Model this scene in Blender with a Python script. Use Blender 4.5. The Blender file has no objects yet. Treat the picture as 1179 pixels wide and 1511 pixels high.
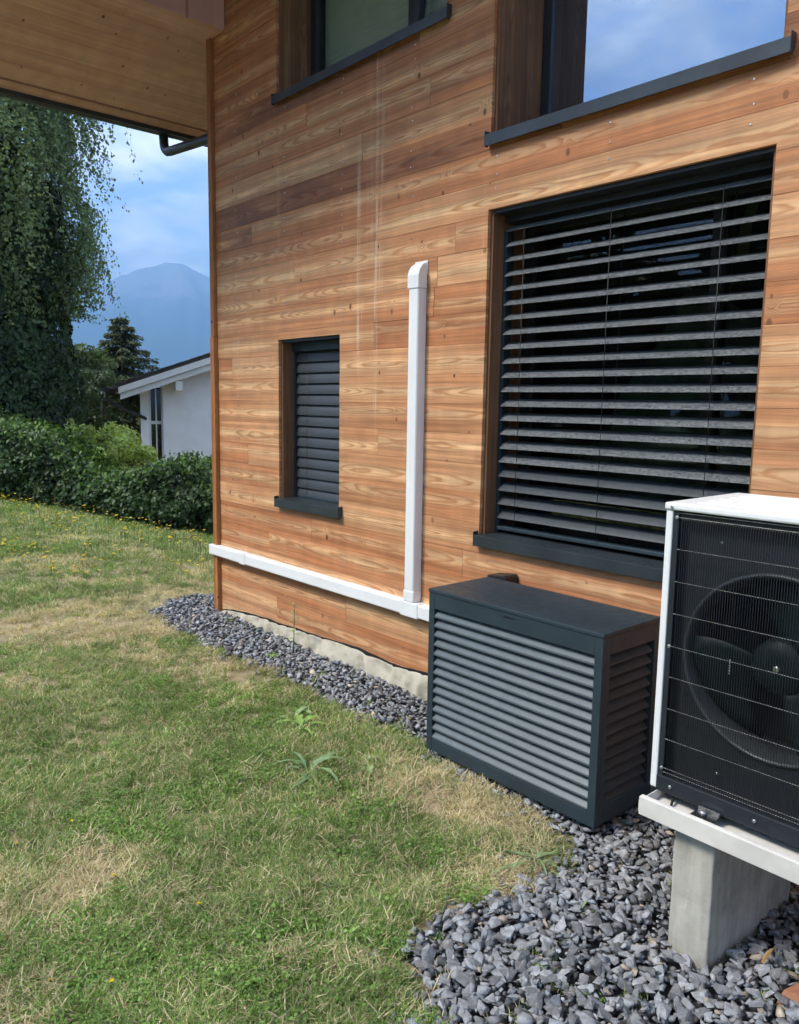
import bpy, bmesh, math, random
import numpy as np
from mathutils import Vector, Matrix

random.seed(7)
rng = np.random.default_rng(11)
SC = bpy.context.scene
COL = SC.collection
R = math.radians

# ------------------------------------------------------------------ camera
cd = bpy.data.cameras.new('camera')
cam = bpy.data.objects.new('camera', cd)
COL.objects.link(cam)
cd.sensor_fit = 'VERTICAL'
cd.sensor_height = 36.0
cd.lens = 36.0 * 1173.27 / 1511.0
cd.clip_start = 0.05
cd.clip_end = 40000.0
YAW, PIT, ROL = R(48.587), R(-7.780), R(0.883)
F = Vector((-math.sin(YAW) * math.cos(PIT), math.cos(YAW) * math.cos(PIT), math.sin(PIT)))
R0 = Vector((math.cos(YAW), math.sin(YAW), 0))
U0 = R0.cross(F)
RR = R0 * math.cos(ROL) + U0 * math.sin(ROL)
UU = -R0 * math.sin(ROL) + U0 * math.cos(ROL)
CAM = Vector((0, -3.0, 1.644))
cam.matrix_world = Matrix((RR, UU, -F)).transposed().to_4x4()
cam.location = CAM
SC.camera = cam

# ------------------------------------------------------------------ sky, sun, exposure
SUN_EL, SUN_AZ = R(50), R(203)          # azimuth clockwise from +y
SUN_DIR = Vector((math.sin(SUN_AZ) * math.cos(SUN_EL), math.cos(SUN_AZ) * math.cos(SUN_EL), math.sin(SUN_EL)))
world = bpy.data.worlds.new('World')
SC.world = world
world.use_nodes = True
wn, wl = world.node_tree.nodes, world.node_tree.links
wn.clear()


def wnode(t, **kw):
    n = wn.new(t)
    for k, v in kw.items():
        setattr(n, k, v)
    return n


w_out = wnode('ShaderNodeOutputWorld')
w_bg = wnode('ShaderNodeBackground')
w_bg.inputs['Strength'].default_value = 0.15
w_sky = wnode('ShaderNodeTexSky', sky_type='NISHITA', sun_disc=False, sun_elevation=SUN_EL, sun_rotation=SUN_AZ)
w_sky.altitude = 600
w_sky.air_density = 1.0
w_sky.dust_density = 0.2
w_sky.ozone_density = 1.5
w_tc = wnode('ShaderNodeTexCoord')
w_sep = wnode('ShaderNodeSeparateXYZ')
wl.new(w_tc.outputs['Generated'], w_sep.inputs[0])
w_zc = wnode('ShaderNodeMath', operation='MAXIMUM')
w_zc.inputs[1].default_value = 0.0
wl.new(w_sep.outputs['Z'], w_zc.inputs[0])
w_za = wnode('ShaderNodeMath', operation='ADD')
w_za.inputs[1].default_value = 0.20
wl.new(w_zc.outputs[0], w_za.inputs[0])
w_dx = wnode('ShaderNodeMath', operation='DIVIDE')
w_dy = wnode('ShaderNodeMath', operation='DIVIDE')
wl.new(w_sep.outputs['X'], w_dx.inputs[0]); wl.new(w_za.outputs[0], w_dx.inputs[1])
wl.new(w_sep.outputs['Y'], w_dy.inputs[0]); wl.new(w_za.outputs[0], w_dy.inputs[1])
w_cmb = wnode('ShaderNodeCombineXYZ')
wl.new(w_dx.outputs[0], w_cmb.inputs[0]); wl.new(w_dy.outputs[0], w_cmb.inputs[1])
w_cmb.inputs[2].default_value = 3.7
w_n1 = wnode('ShaderNodeTexNoise')
w_n1.inputs['Scale'].default_value = 2.9
w_n1.inputs['Detail'].default_value = 7
w_n1.inputs['Roughness'].default_value = 0.58
w_n1.inputs['Distortion'].default_value = 0.25
wl.new(w_cmb.outputs[0], w_n1.inputs['Vector'])
w_r1 = wnode('ShaderNodeValToRGB')
w_r1.color_ramp.elements[0].position = 0.385
w_r1.color_ramp.elements[1].position = 0.63
wl.new(w_n1.outputs['Fac'], w_r1.inputs[0])
w_n2 = wnode('ShaderNodeTexNoise')
w_n2.inputs['Scale'].default_value = 4.2
w_n2.inputs['Detail'].default_value = 6
wl.new(w_cmb.outputs[0], w_n2.inputs['Vector'])
w_r2 = wnode('ShaderNodeValToRGB')
w_r2.color_ramp.elements[0].position = 0.30
w_r2.color_ramp.elements[0].color = (3.9, 4.3, 4.9, 1)
w_r2.color_ramp.elements[1].position = 0.66
w_r2.color_ramp.elements[1].color = (8.2, 8.35, 8.5, 1)
wl.new(w_n2.outputs['Fac'], w_r2.inputs[0])
w_mix = wnode('ShaderNodeMix', data_type='RGBA')
wl.new(w_r1.outputs[0], w_mix.inputs[0])
wl.new(w_sky.outputs[0], w_mix.inputs[6])
wl.new(w_r2.outputs[0], w_mix.inputs[7])
wl.new(w_mix.outputs[2], w_bg.inputs['Color'])
wl.new(w_bg.outputs[0], w_out.inputs['Surface'])

sd = bpy.data.lights.new('sun', 'SUN')
sd.energy = 2.5
sd.angle = R(14)
sd.color = (1.0, 0.95, 0.87)
sun = bpy.data.objects.new('sun', sd)
COL.objects.link(sun)
sun.rotation_euler = SUN_DIR.to_track_quat('Z', 'Y').to_euler()
sun.location = (-10, -10, 20)

SC.view_settings.view_transform = 'Standard'
SC.view_settings.look = 'None'
SC.view_settings.gamma = 1.0
SC.view_settings.use_curve_mapping = False
SC.view_settings.exposure = 1.3
SC.render.engine = 'CYCLES'
SC.cycles.use_denoising = True
SC.cycles.adaptive_threshold = 0.04
SC.cycles.max_bounces = 5
SC.cycles.diffuse_bounces = 2
SC.cycles.glossy_bounces = 3
SC.cycles.transmission_bounces = 3
SC.cycles.transparent_max_bounces = 12
SC.cycles.volume_bounces = 0


# ------------------------------------------------------------------ helpers: pixels, noise
def ray(px, py):
    d = F * 1173.27 + RR * (px - 589.5) - UU * (py - 755.5)
    return d.normalized()


def at(px, py, dist):
    return CAM + ray(px, py) * dist


def atz(px, py, z):
    d = ray(px, py)
    return CAM + d * ((z - CAM.z) / d.z)


def hash2(ix, iy, s):
    h = (ix.astype(np.int64) * 374761393 + iy.astype(np.int64) * 668265263 + s * 982451653) & 0x7fffffff
    h = ((h ^ (h >> 13)) * 1274126177) & 0x7fffffff
    h = (h ^ (h >> 16)) & 0xffff
    return h / 65535.0


def vnoise(x, y, s=0):
    x = np.asarray(x, float); y = np.asarray(y, float)
    ix = np.floor(x).astype(np.int64); iy = np.floor(y).astype(np.int64)
    fx = x - ix; fy = y - iy
    fx = fx * fx * (3 - 2 * fx); fy = fy * fy * (3 - 2 * fy)
    a = hash2(ix, iy, s); b = hash2(ix + 1, iy, s); c = hash2(ix, iy + 1, s); d = hash2(ix + 1, iy + 1, s)
    return (a * (1 - fx) + b * fx) * (1 - fy) + (c * (1 - fx) + d * fx) * fy


def fbm(x, y, s=0, o=4):
    v = 0; a = 0.5; t = 0
    for i in range(o):
        v = v + a * vnoise(np.asarray(x) * 2 ** i, np.asarray(y) * 2 ** i, s + i); t += a; a *= 0.5
    return v / t


def ground_z(x, y):
    x = np.asarray(x, float); y = np.asarray(y, float)
    z = 0.012 * np.clip(-x - 5.5, 0, 12) - 0.16 * np.clip(y - 0.05, 0, 6) * np.clip((-x - 4.8) / 1.0, 0, 1)
    d = np.hypot(x + 2, y)
    z = z - 0.06 * np.clip(d - 14, 0, 60) - 0.02 * np.clip(d - 74, 0, 1500)
    near = np.clip((30 - d) / 10, 0, 1)
    z = z + near * (fbm(x * 1.1, y * 1.1, 3, 3) - 0.5) * 0.05
    return z


def inpoly(x, y, poly):
    x = np.asarray(x); y = np.asarray(y)
    r = np.zeros(x.shape, bool)
    n = len(poly)
    for i in range(n):
        x1, y1 = poly[i]; x2, y2 = poly[(i + 1) % n]
        c = ((y1 > y) != (y2 > y)) & (x < (x2 - x1) * (y - y1) / (y2 - y1 + 1e-12) + x1)
        r ^= c
    return r


# ------------------------------------------------------------------ helpers: objects
def tag(o, label=None, cat=None, group=None, kind=None):
    if label: o['label'] = label
    if cat: o['category'] = cat
    if group: o['group'] = group
    if kind: o['kind'] = kind
    return o


def wloc(o):
    v = Vector((0, 0, 0))
    while o is not None:
        v += o.location
        o = o.parent
    return v


def empty(name, loc, label=None, cat=None, group=None, parent=None):
    o = bpy.data.objects.new(name, None)
    COL.objects.link(o)
    o.empty_display_size = 0.1
    o.location = Vector(loc) - (wloc(parent) if parent else Vector())
    o.parent = parent
    tag(o, label, cat, group)
    return o


class MB:
    def __init__(s):
        s.v = []; s.f = []; s.sm = []

    def poly(s, pts, faces, smooth=False):
        b = len(s.v)
        s.v += [tuple(p) for p in pts]
        s.f += [tuple(b + i for i in f) for f in faces]
        s.sm += [smooth] * len(faces)
        return s

    def box(s, x0, x1, y0, y1, z0, z1):
        return s.poly([(x0, y0, z0), (x1, y0, z0), (x1, y1, z0), (x0, y1, z0), (x0, y0, z1), (x1, y0, z1), (x1, y1, z1), (x0, y1, z1)],
                      [(0, 3, 2, 1), (4, 5, 6, 7), (0, 1, 5, 4), (1, 2, 6, 5), (2, 3, 7, 6), (3, 0, 4, 7)])

    def prism(s, prof, ax, a, b, smooth=False, caps=True):
        """prof: closed list of 2D points; ax: extrusion axis; (x: prof=(y,z); y: prof=(x,z); z: prof=(x,y))"""
        def P(p, t):
            return {'x': (t, p[0], p[1]), 'y': (p[0], t, p[1]), 'z': (p[0], p[1], t)}[ax]
        n = len(prof)
        pts = [P(p, a) for p in prof] + [P(p, b) for p in prof]
        base = len(s.v)
        s.v += pts
        for i in range(n):
            s.f.append((base + i, base + (i + 1) % n, base + n + (i + 1) % n, base + n + i)); s.sm.append(smooth)
        if caps:
            s.f.append(tuple(base + i for i in range(n))[::-1]); s.sm.append(False)
            s.f.append(tuple(base + n + i for i in range(n))); s.sm.append(False)
        return s

    def tube(s, pts, r, n=8, smooth=True, caps=True):
        pts = [Vector(p) for p in pts]
        rs = r if isinstance(r, (list, tuple)) else [r] * len(pts)
        base = len(s.v)
        up = None
        for i, p in enumerate(pts):
            t = (pts[min(i + 1, len(pts) - 1)] - pts[max(i - 1, 0)])
            if t.length < 1e-9: t = Vector((0, 0, 1))
            t.normalize()
            if up is None:
                up = Vector((0, 0, 1)) if abs(t.z) < 0.9 else Vector((1, 0, 0))
            a = t.cross(up)
            if a.length < 1e-6: a = t.cross(Vector((0, 1, 0)))
            a.normalize(); b = a.cross(t).normalized(); up = b
            for k in range(n):
                an = 2 * math.pi * k / n
                q = p + (a * math.cos(an) + b * math.sin(an)) * rs[i]
                s.v.append(tuple(q))
        for i in range(len(pts) - 1):
            for k in range(n):
                s.f.append((base + i * n + k, base + i * n + (k + 1) % n, base + (i + 1) * n + (k + 1) % n, base + (i + 1) * n + k)); s.sm.append(smooth)
        if caps:
            s.f.append(tuple(base + k for k in range(n))[::-1]); s.sm.append(False)
            e = base + (len(pts) - 1) * n
            s.f.append(tuple(e + k for k in range(n))); s.sm.append(False)
        return s

    def disc(s, c, nrm, r, h, n=12):
        c = Vector(c); nrm = Vector(nrm).normalized()
        return s.tube([c, c + nrm * h * 0.7, c + nrm * h], [r, r, r * 0.7], n)

    def mesh(s, name, origin=(0, 0, 0)):
        me = bpy.data.meshes.new(name)
        o = Vector(origin)
        me.from_pydata([(v[0] - o.x, v[1] - o.y, v[2] - o.z) for v in s.v], [], s.f)
        me.polygons.foreach_set('use_smooth', s.sm)
        me.update()
        return me

    def build(s, name, mat, parent=None, origin=None, bevel=0, fixn=True):
        po = wloc(parent) if parent else Vector()
        if origin is None:
            if parent is not None:
                vs = np.array(s.v); c = (vs.min(0) + vs.max(0)) / 2; origin = Vector(c)
            else:
                origin = Vector()
        origin = Vector(origin)
        me = s.mesh(name, origin)
        if fixn:
            bm = bmesh.new(); bm.from_mesh(me); bmesh.ops.recalc_face_normals(bm, faces=bm.faces); bm.to_mesh(me); bm.free()
        o = bpy.data.objects.new(name, me)
        COL.objects.link(o)
        if mat: me.materials.append(mat)
        o.location = origin - po
        o.parent = parent
        if bevel:
            m = o.modifiers.new('bevel', 'BEVEL'); m.width = bevel; m.segments = 2; m.limit_method = 'ANGLE'; m.angle_limit = R(40)
        return o


def inst(name, me, parent, loc, rot=None, scale=None):
    o = bpy.data.objects.new(name, me)
    COL.objects.link(o)
    o.location = Vector(loc) - (wloc(parent) if parent else Vector())
    o.parent = parent
    if rot is not None: o.rotation_euler = rot
    if scale is not None: o.scale = scale
    return o


def np_mesh(name, verts, faces_tri=None, faces_quad=None, mat=None, parent=None, color=None, smooth=False, origin=(0, 0, 0)):
    """big mesh from numpy arrays; color: per-vertex RGB"""
    me = bpy.data.meshes.new(name)
    o = np.asarray(origin, float)
    nt = 0 if faces_tri is None else len(faces_tri)
    nq = 0 if faces_quad is None else len(faces_quad)
    me.vertices.add(len(verts))
    me.vertices.foreach_set('co', (np.asarray(verts) - o).astype(np.float32).ravel())
    loops = []
    starts = []
    if nt:
        loops.append(np.asarray(faces_tri).ravel()); starts.append(np.arange(nt) * 3)
    if nq:
        loops.append(np.asarray(faces_quad).ravel()); starts.append(nt * 3 + np.arange(nq) * 4)
    loops = np.concatenate(loops).astype(np.int32)
    starts = np.concatenate(starts).astype(np.int32)
    me.loops.add(len(loops)); me.loops.foreach_set('vertex_index', loops)
    me.polygons.add(nt + nq); me.polygons.foreach_set('loop_start', starts)
    if smooth: me.polygons.foreach_set('use_smooth', np.ones(nt + nq, bool))
    me.update(calc_edges=True)
    if color is not None:
        a = me.color_attributes.new('tint', 'FLOAT_COLOR', 'POINT')
        c = np.ones((len(verts), 4), np.float32); c[:, :3] = color
        a.data.foreach_set('color', c.ravel())
    ob = bpy.data.objects.new(name, me)
    COL.objects.link(ob)
    if mat: me.materials.append(mat)
    ob.location = Vector(o) - (wloc(parent) if parent else Vector())
    ob.parent = parent
    return ob


# ------------------------------------------------------------------ materials
class NT:
    def __init__(s, name):
        s.m = bpy.data.materials.new(name)
        s.m.use_nodes = True
        s.n = s.m.node_tree.nodes; s.l = s.m.node_tree.links
        s.n.clear()
        s.out = s.n.new('ShaderNodeOutputMaterial')

    def node(s, t, ins=None, **kw):
        n = s.n.new(t)
        for k, v in kw.items(): setattr(n, k, v)
        for k, v in (ins or {}).items():
            s.set(n.inputs[k], v)
        return n

    def set(s, sock, v):
        if isinstance(v, bpy.types.NodeSocket): s.l.new(v, sock)
        elif isinstance(v, bpy.types.Node): s.l.new(v.outputs[0], sock)
        else: sock.default_value = v

    def math(s, op, a, b=0.0, c=0.0, clamp=False):
        n = s.n.new('ShaderNodeMath'); n.operation = op; n.use_clamp = clamp
        s.set(n.inputs[0], a); s.set(n.inputs[1], b)
        if op in ('MULTIPLY_ADD', 'SMOOTH_MIN', 'WRAP'): s.set(n.inputs[2], c)
        return n.outputs[0]

    def mix(s, fac, a, b, mode='MIX'):
        n = s.n.new('ShaderNodeMix'); n.data_type = 'RGBA'; n.blend_type = mode
        s.set(n.inputs[0], fac)
        for i, v in ((6, a), (7, b)):
            if isinstance(v, tuple) and len(v) == 3: v = (*v, 1)
            s.set(n.inputs[i], v)
        return n.outputs[2]

    def ramp(s, fac, els, interp='LINEAR'):
        n = s.n.new('ShaderNodeValToRGB'); cr = n.color_ramp; cr.interpolation = interp
        while len(cr.elements) < len(els): cr.elements.new(0.5)
        for e, (p, c) in zip(cr.elements, els):
            e.position = p
            e.color = (c, c, c, 1) if isinstance(c, (int, float)) else (*c, 1)
        s.set(n.inputs[0], fac)
        return n.outputs[0]

    def smooth(s, v, a, b, lo=0.0, hi=1.0):
        n = s.n.new('ShaderNodeMapRange'); n.interpolation_type = 'SMOOTHSTEP'
        s.set(n.inputs[0], v)
        n.inputs[1].default_value = a; n.inputs[2].default_value = b; n.inputs[3].default_value = lo; n.inputs[4].default_value = hi
        return n.outputs[0]

    def xyz(s, x, y, z):
        n = s.n.new('ShaderNodeCombineXYZ')
        s.set(n.inputs[0], x); s.set(n.inputs[1], y); s.set(n.inputs[2], z)
        return n.outputs[0]

    def noise(s, vec, scale, detail=3, rough=0.5, dist=0.0):
        n = s.node('ShaderNodeTexNoise', {'Scale': scale, 'Detail': detail, 'Roughness': rough, 'Distortion': dist})
        if vec is not None: s.l.new(vec, n.inputs['Vector'])
        return n.outputs['Fac']

    def obj(s):
        return s.node('ShaderNodeTexCoord').outputs['Object']

    def pos(s):
        return s.node('ShaderNodeNewGeometry').outputs['Position']

    def sep(s, v):
        n = s.n.new('ShaderNodeSeparateXYZ'); s.l.new(v, n.inputs[0]); return n.outputs

    def oattr(s, name):
        return s.node('ShaderNodeAttribute', attribute_type='OBJECT', attribute_name=name).outputs['Fac']

    def bump(s, h, strength=0.3, dist=0.01):
        n = s.node('ShaderNodeBump', {'Strength': strength, 'Distance': dist})
        s.set(n.inputs['Height'], h)
        return n.outputs[0]

    def principled(s, color, rough=0.5, metal=0.0, spec=0.5, normal=None, **kw):
        n = s.n.new('ShaderNodeBsdfPrincipled')
        if isinstance(color, tuple) and len(color) == 3: color = (*color, 1)
        s.set(n.inputs['Base Color'], color); s.set(n.inputs['Roughness'], rough)
        s.set(n.inputs['Metallic'], metal); s.set(n.inputs['Specular IOR Level'], spec)
        if normal is not None: s.set(n.inputs['Normal'], normal)
        for k, v in kw.items(): s.set(n.inputs[k], v)
        return n.outputs[0]

    def done(s, sh):
        s.l.new(sh, s.out.inputs['Surface'])
        return s.m


def plain(name, col, rough=0.5, metal=0.0, var=0.12, scale=6.0, bump=0.0, bscale=80.0, spec=0.5):
    t = NT(name)
    p = t.pos()
    n = t.noise(p, scale, 5, 0.6)
    f = t.smooth(n, 0.3, 0.7, 1 - var, 1 + var)
    c = t.mix(1.0, (*col, 1), t.xyz(f, f, f), 'MULTIPLY')
    n2 = t.noise(p, scale * 7, 4, 0.6)
    r = t.smooth(n2, 0.25, 0.75, max(0.02, rough - 0.08), min(1, rough + 0.08))
    nm = None
    if bump: nm = t.bump(t.noise(p, bscale, 4, 0.6), bump, 0.004)
    return t.done(t.principled(c, r, metal, spec, nm))


def wood(name, axis, pale, brown, dark, ring=0.0085, stains=False, knot_scale=3.4, fine=1.0, rough=0.62, contrast=1.0):
    """flat-sawn softwood: ring shells cut by the board face, pale sapwood band, knots. axis: grain direction."""
    t = NT(name)
    s = t.sep(t.obj())
    seed = t.oattr('seed'); tone = t.oattr('tone'); band = t.oattr('band')
    if axis == 'x': L, Cc, D = s[0], s[2], s[1]
    elif axis == 'y': L, Cc, D = s[1], s[0], s[2]
    else: L, Cc, D = s[2], s[0], s[1]
    if axis == 'z':
        Cc = t.math('ADD', s[0], s[1])
    so = t.math('MULTIPLY', seed, 13.7)
    Lx = t.math('ADD', L, so)
    # knots (2D voronoi in board face)
    kv = t.xyz(t.math('MULTIPLY', Lx, 1.55), t.math('ADD', Cc, t.math('MULTIPLY', seed, 3.1)), 0.0)
    vor = t.node('ShaderNodeTexVoronoi', {'Scale': knot_scale}, voronoi_dimensions='2D')
    t.l.new(kv, vor.inputs['Vector'])
    kd = t.math('DIVIDE', vor.outputs['Distance'], knot_scale * 1.3)
    vcs = t.sep(vor.outputs['Color'])
    keep = t.math('GREATER_THAN', vcs[0], 0.66)
    ksz = t.math('MULTIPLY_ADD', vcs[1], 0.009, 0.005)
    kr = t.math('DIVIDE', kd, ksz)
    kmask = t.math('MULTIPLY', t.smooth(kr, 0.75, 1.25, 1, 0), keep)
    khalo = t.math('MULTIPLY', t.smooth(kd, 0.0, 0.055, 1, 0), keep)
    # ring radius
    w1 = t.noise(t.xyz(t.math('MULTIPLY', Lx, 0.9), t.math('MULTIPLY', Cc, 5.0), seed), 1.0, 2)
    w2 = t.noise(t.xyz(t.math('MULTIPLY', Lx, 0.55), 3.3, seed), 1.0, 2)
    w3 = t.noise(t.xyz(t.math('MULTIPLY', Lx, 7.0), t.math('MULTIPLY', Cc, 38.0), seed), 1.0, 3)
    cz = t.math('MULTIPLY', t.math('SUBTRACT', band, 0.5), 0.09)
    a = t.math('ADD', t.math('SUBTRACT', Cc, cz), t.math('MULTIPLY', t.math('SUBTRACT', w1, 0.5), 0.05))
    depth = t.math('MULTIPLY_ADD', t.math('SUBTRACT', w2, 0.5), 0.26, 0.035)
    r2 = t.math('SQRT', t.math('ADD', t.math('MULTIPLY', a, a), t.math('MULTIPLY', depth, depth)))
    ph = t.math('DIVIDE', r2, ring)
    ph = t.math('ADD', ph, t.math('MULTIPLY', khalo, 3.4))
    ph = t.math('ADD', ph, t.math('MULTIPLY', w3, 0.9))
    ph = t.math('ADD', ph, t.math('MULTIPLY', t.noise(t.xyz(t.math('MULTIPLY', Lx, 2.2), t.math('MULTIPLY', Cc, 14.0), seed), 1.0, 2), 1.2))
    fr = t.math('FRACT', ph)
    saw = t.ramp(fr, [(0.0, 0.35), (0.10, 0.0), (0.50, 0.12), (0.80, 1.0), (0.92, 1.0), (1.0, 0.35)])
    # fine straight grain
    fg = t.noise(t.xyz(t.math('MULTIPLY', Lx, 1.6), t.math('MULTIPLY', Cc, 74.0), seed), 1.0, 3, 0.6)
    fg2 = t.noise(t.xyz(t.math('MULTIPLY', Lx, 0.7), t.math('MULTIPLY', Cc, 26.0), seed), 1.0, 3, 0.6)
    # pale band in the middle of the board, brown heartwood at the edges
    off = t.math('ABSOLUTE', a)
    bw = t.math('ADD', off, t.math('MULTIPLY', t.math('SUBTRACT', fg2, 0.5), 0.05))
    edge = t.smooth(bw, 0.004, 0.046)
    cloud = t.noise(t.xyz(t.math('MULTIPLY', Lx, 1.3), t.math('MULTIPLY', Cc, 6.0), seed), 1.0, 3)
    heart = t.math('ADD', t.math('MULTIPLY_ADD', edge, 0.74, 0.14), t.math('MULTIPLY', t.math('SUBTRACT', tone, 0.5), 1.15))
    heart = t.math('ADD', heart, t.math('MULTIPLY', t.math('SUBTRACT', cloud, 0.5), 0.95), clamp=True)
    c = t.mix(heart, pale, brown)
    c = t.mix(t.math('MULTIPLY', t.smooth(tone, 0.62, 1.0), t.smooth(cloud, 0.36, 0.66)), c, dark)
    stk = t.noise(t.xyz(t.math('MULTIPLY', Lx, 0.5), t.math('MULTIPLY', Cc, 17.0), seed), 1.0, 4, 0.6)
    c = t.mix(t.math('MULTIPLY', t.smooth(stk, 0.46, 0.68), t.math('MULTIPLY_ADD', tone, 0.95, -0.08)), c, t.mix(0.35, dark, brown))
    ringamt = t.math('MULTIPLY', saw, t.math('MULTIPLY_ADD', edge, -0.55 * contrast, 0.66 * contrast))
    lat = t.mix(1.0, c, (0.64, 0.44, 0.32, 1), 'MULTIPLY')
    c = t.mix(ringamt, c, lat)
    g = t.math('MULTIPLY', t.smooth(fg, 0.34, 0.66, 0.78, 1.14), t.smooth(fg2, 0.28, 0.72, 0.74, 1.20))
    c = t.mix(0.75 * fine, c, t.xyz(g, g, g), 'MULTIPLY')
    # shimmer across the grain (figure beside knots)
    cur = t.noise(t.xyz(t.math('MULTIPLY', Lx, 9.0), t.math('MULTIPLY', Cc, 4.0), seed), 1.0, 2)
    cg = t.smooth(cur, 0.35, 0.72, 0.92, 1.12)
    c = t.mix(0.7, c, t.xyz(cg, cg, cg), 'MULTIPLY')
    c = t.mix(t.math('MULTIPLY', khalo, 0.22), c, brown)
    c = t.mix(t.math('MULTIPLY', kmask, t.math('MULTIPLY_ADD', vcs[2], 0.5, 0.42)), c, (0.095, 0.036, 0.016, 1))
    if stains:
        P = t.sep(t.pos())
        nz = t.noise(t.xyz(t.math('MULTIPLY', P[0], 60.0), 0.0, t.math('MULTIPLY', P[2], 1.3)), 1.0, 3)
        nz2 = t.noise(t.xyz(t.math('MULTIPLY', P[0], 9.0), 0.0, t.math('MULTIPLY', P[2], 7.0)), 1.0, 3)
        tot = None
        for x0, hw, za, zb, amt in ((-3.80, .022, 1.75, 3.3, .45), (-3.765, .008, 1.9, 2.9, .24), (-3.636, .020, 1.38, 3.9, .50), (-3.595, .026, 2.2, 3.7, .36),
                                    (-4.655, .030, 2.5, 3.54, .14), (-3.70, .05, 2.4, 3.6, .12), (-2.80, .02, 1.6, 2.9, .10)):
            mx = t.smooth(t.math('ABSOLUTE', t.math('SUBTRACT', P[0], x0)), hw * 0.35, hw, amt, 0.0)
            mz = t.math('MULTIPLY', t.smooth(P[2], za, za + 0.25), t.smooth(P[2], zb - 0.5, zb, 1, 0))
            m = t.math('MULTIPLY', t.math('MULTIPLY', mx, mz), t.math('MULTIPLY', t.smooth(nz, 0.34, 0.62), t.smooth(nz2, 0.38, 0.60, 0.25, 1.0)))
            tot = m if tot is None else t.math('MAXIMUM', tot, m)
        c = t.mix(tot, c, (0.74, 0.60, 0.45, 1))
    hb = t.math('ADD', t.math('MULTIPLY', saw, 0.5), fg)
    nm = t.bump(hb, 0.22, 0.0016)
    rgh = t.smooth(fg, 0.3, 0.7, rough - 0.08, rough + 0.1)
    return t.done(t.principled(c, rgh, 0, 0.35, nm))


M = {}
M['larch'] = wood('larch_board', 'x', (0.73, 0.445, 0.230, 1), (0.475, 0.192, 0.078, 1), (0.190, 0.073, 0.038, 1), stains=True, ring=.0100, contrast=1.18)
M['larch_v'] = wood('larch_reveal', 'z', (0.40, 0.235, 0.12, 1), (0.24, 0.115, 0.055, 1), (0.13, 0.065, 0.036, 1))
M['trim'] = wood('corner_trim_wood', 'z', (0.50, 0.22, 0.075, 1), (0.38, 0.135, 0.038, 1), (0.2, 0.08, 0.03, 1), contrast=.5)
M['spruce'] = wood('soffit_spruce', 'y', (0.66, 0.41, 0.345, 1), (0.59, 0.345, 0.275, 1), (0.48, 0.265, 0.20, 1), knot_scale=4.2, contrast=.25, fine=.5)
M['sarking'] = plain('black_sarking', (0.012, 0.012, 0.013), 0.9)
M['alu_dark'] = plain('anthracite_aluminium', (0.026, 0.041, 0.052), 0.46, 0.0, .15, 3.0, .08, 600, .35)
M['alu_sill'] = plain('anthracite_sill', (0.04, 0.05, 0.058), 0.36, 0.25, .18, 5.0)
M['frame_dark'] = plain('window_frame_dark', (0.022, 0.026, 0.032), 0.4)
M['pvc'] = plain('white_pvc', (0.80, 0.80, 0.79), 0.38, 0, .03, 5.0)
M['white_sheet'] = plain('white_powder_coat', (0.80, 0.80, 0.78), 0.42, 0, .03, 4.0)
M['rail'] = plain('cream_coated_rail', (0.66, 0.63, 0.57), 0.45, 0, .08, 9.0)
M['dark_sheet'] = plain('dark_casing', (0.016, 0.020, 0.025), 0.5, 0, .12, 5.0)
M['black'] = plain('black_plastic', (0.010, 0.011, 0.012), 0.45)
M['wire'] = plain('black_wire', (0.014, 0.015, 0.017), 0.35)
M['zinc'] = plain('zinc_screw', (0.62, 0.62, 0.62), 0.3, 0.9)
M['gutter'] = plain('grey_gutter', (0.052, 0.060, 0.068), 0.42, 0.3)
M['render'] = plain('white_render', (0.84, 0.84, 0.85), 0.9, 0, .04, 3.0, .2, 90)
M['white_wood'] = plain('white_painted_wood', (0.74, 0.74, 0.74), 0.6, 0, .06, 4.0)
M['roof_tile'] = plain('dark_roof_tile', (0.07, 0.062, 0.058), 0.8, 0, .3, 4.0, .5, 20)
M['rubber'] = plain('black_rubber', (0.012, 0.012, 0.012), 0.8)
M['terracotta'] = plain('terracotta', (0.32, 0.14, 0.075), 0.85, 0, .2, 20)
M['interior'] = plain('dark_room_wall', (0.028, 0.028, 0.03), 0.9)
M['plastic_sheet'] = plain('grey_green_plastic_sheet', (0.50, 0.58, 0.53), 0.35, 0, .2, 12, .2, 40)
M['tape'] = plain('yellow_tape', (0.35, 0.30, 0.12), 0.5)
M['pleat'] = plain('pleated_blind_cloth', (0.80, 0.80, 0.68), 0.9, 0, .06, 5)


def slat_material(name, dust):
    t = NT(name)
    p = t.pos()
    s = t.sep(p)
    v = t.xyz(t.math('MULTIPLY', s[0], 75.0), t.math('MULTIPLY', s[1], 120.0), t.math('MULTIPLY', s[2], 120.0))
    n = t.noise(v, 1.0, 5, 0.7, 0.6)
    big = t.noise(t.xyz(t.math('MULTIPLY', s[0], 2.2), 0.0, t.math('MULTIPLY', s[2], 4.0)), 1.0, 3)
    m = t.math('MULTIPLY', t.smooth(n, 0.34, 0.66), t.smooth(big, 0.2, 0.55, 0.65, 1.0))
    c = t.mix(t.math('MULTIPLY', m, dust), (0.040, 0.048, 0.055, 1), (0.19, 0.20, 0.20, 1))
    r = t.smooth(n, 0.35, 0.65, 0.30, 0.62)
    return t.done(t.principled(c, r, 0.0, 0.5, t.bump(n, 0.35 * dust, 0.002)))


M['slat_dusty'] = slat_material('dusty_slat', 0.9)
M['slat_dark'] = slat_material('dark_slat', 0.06)


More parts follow.
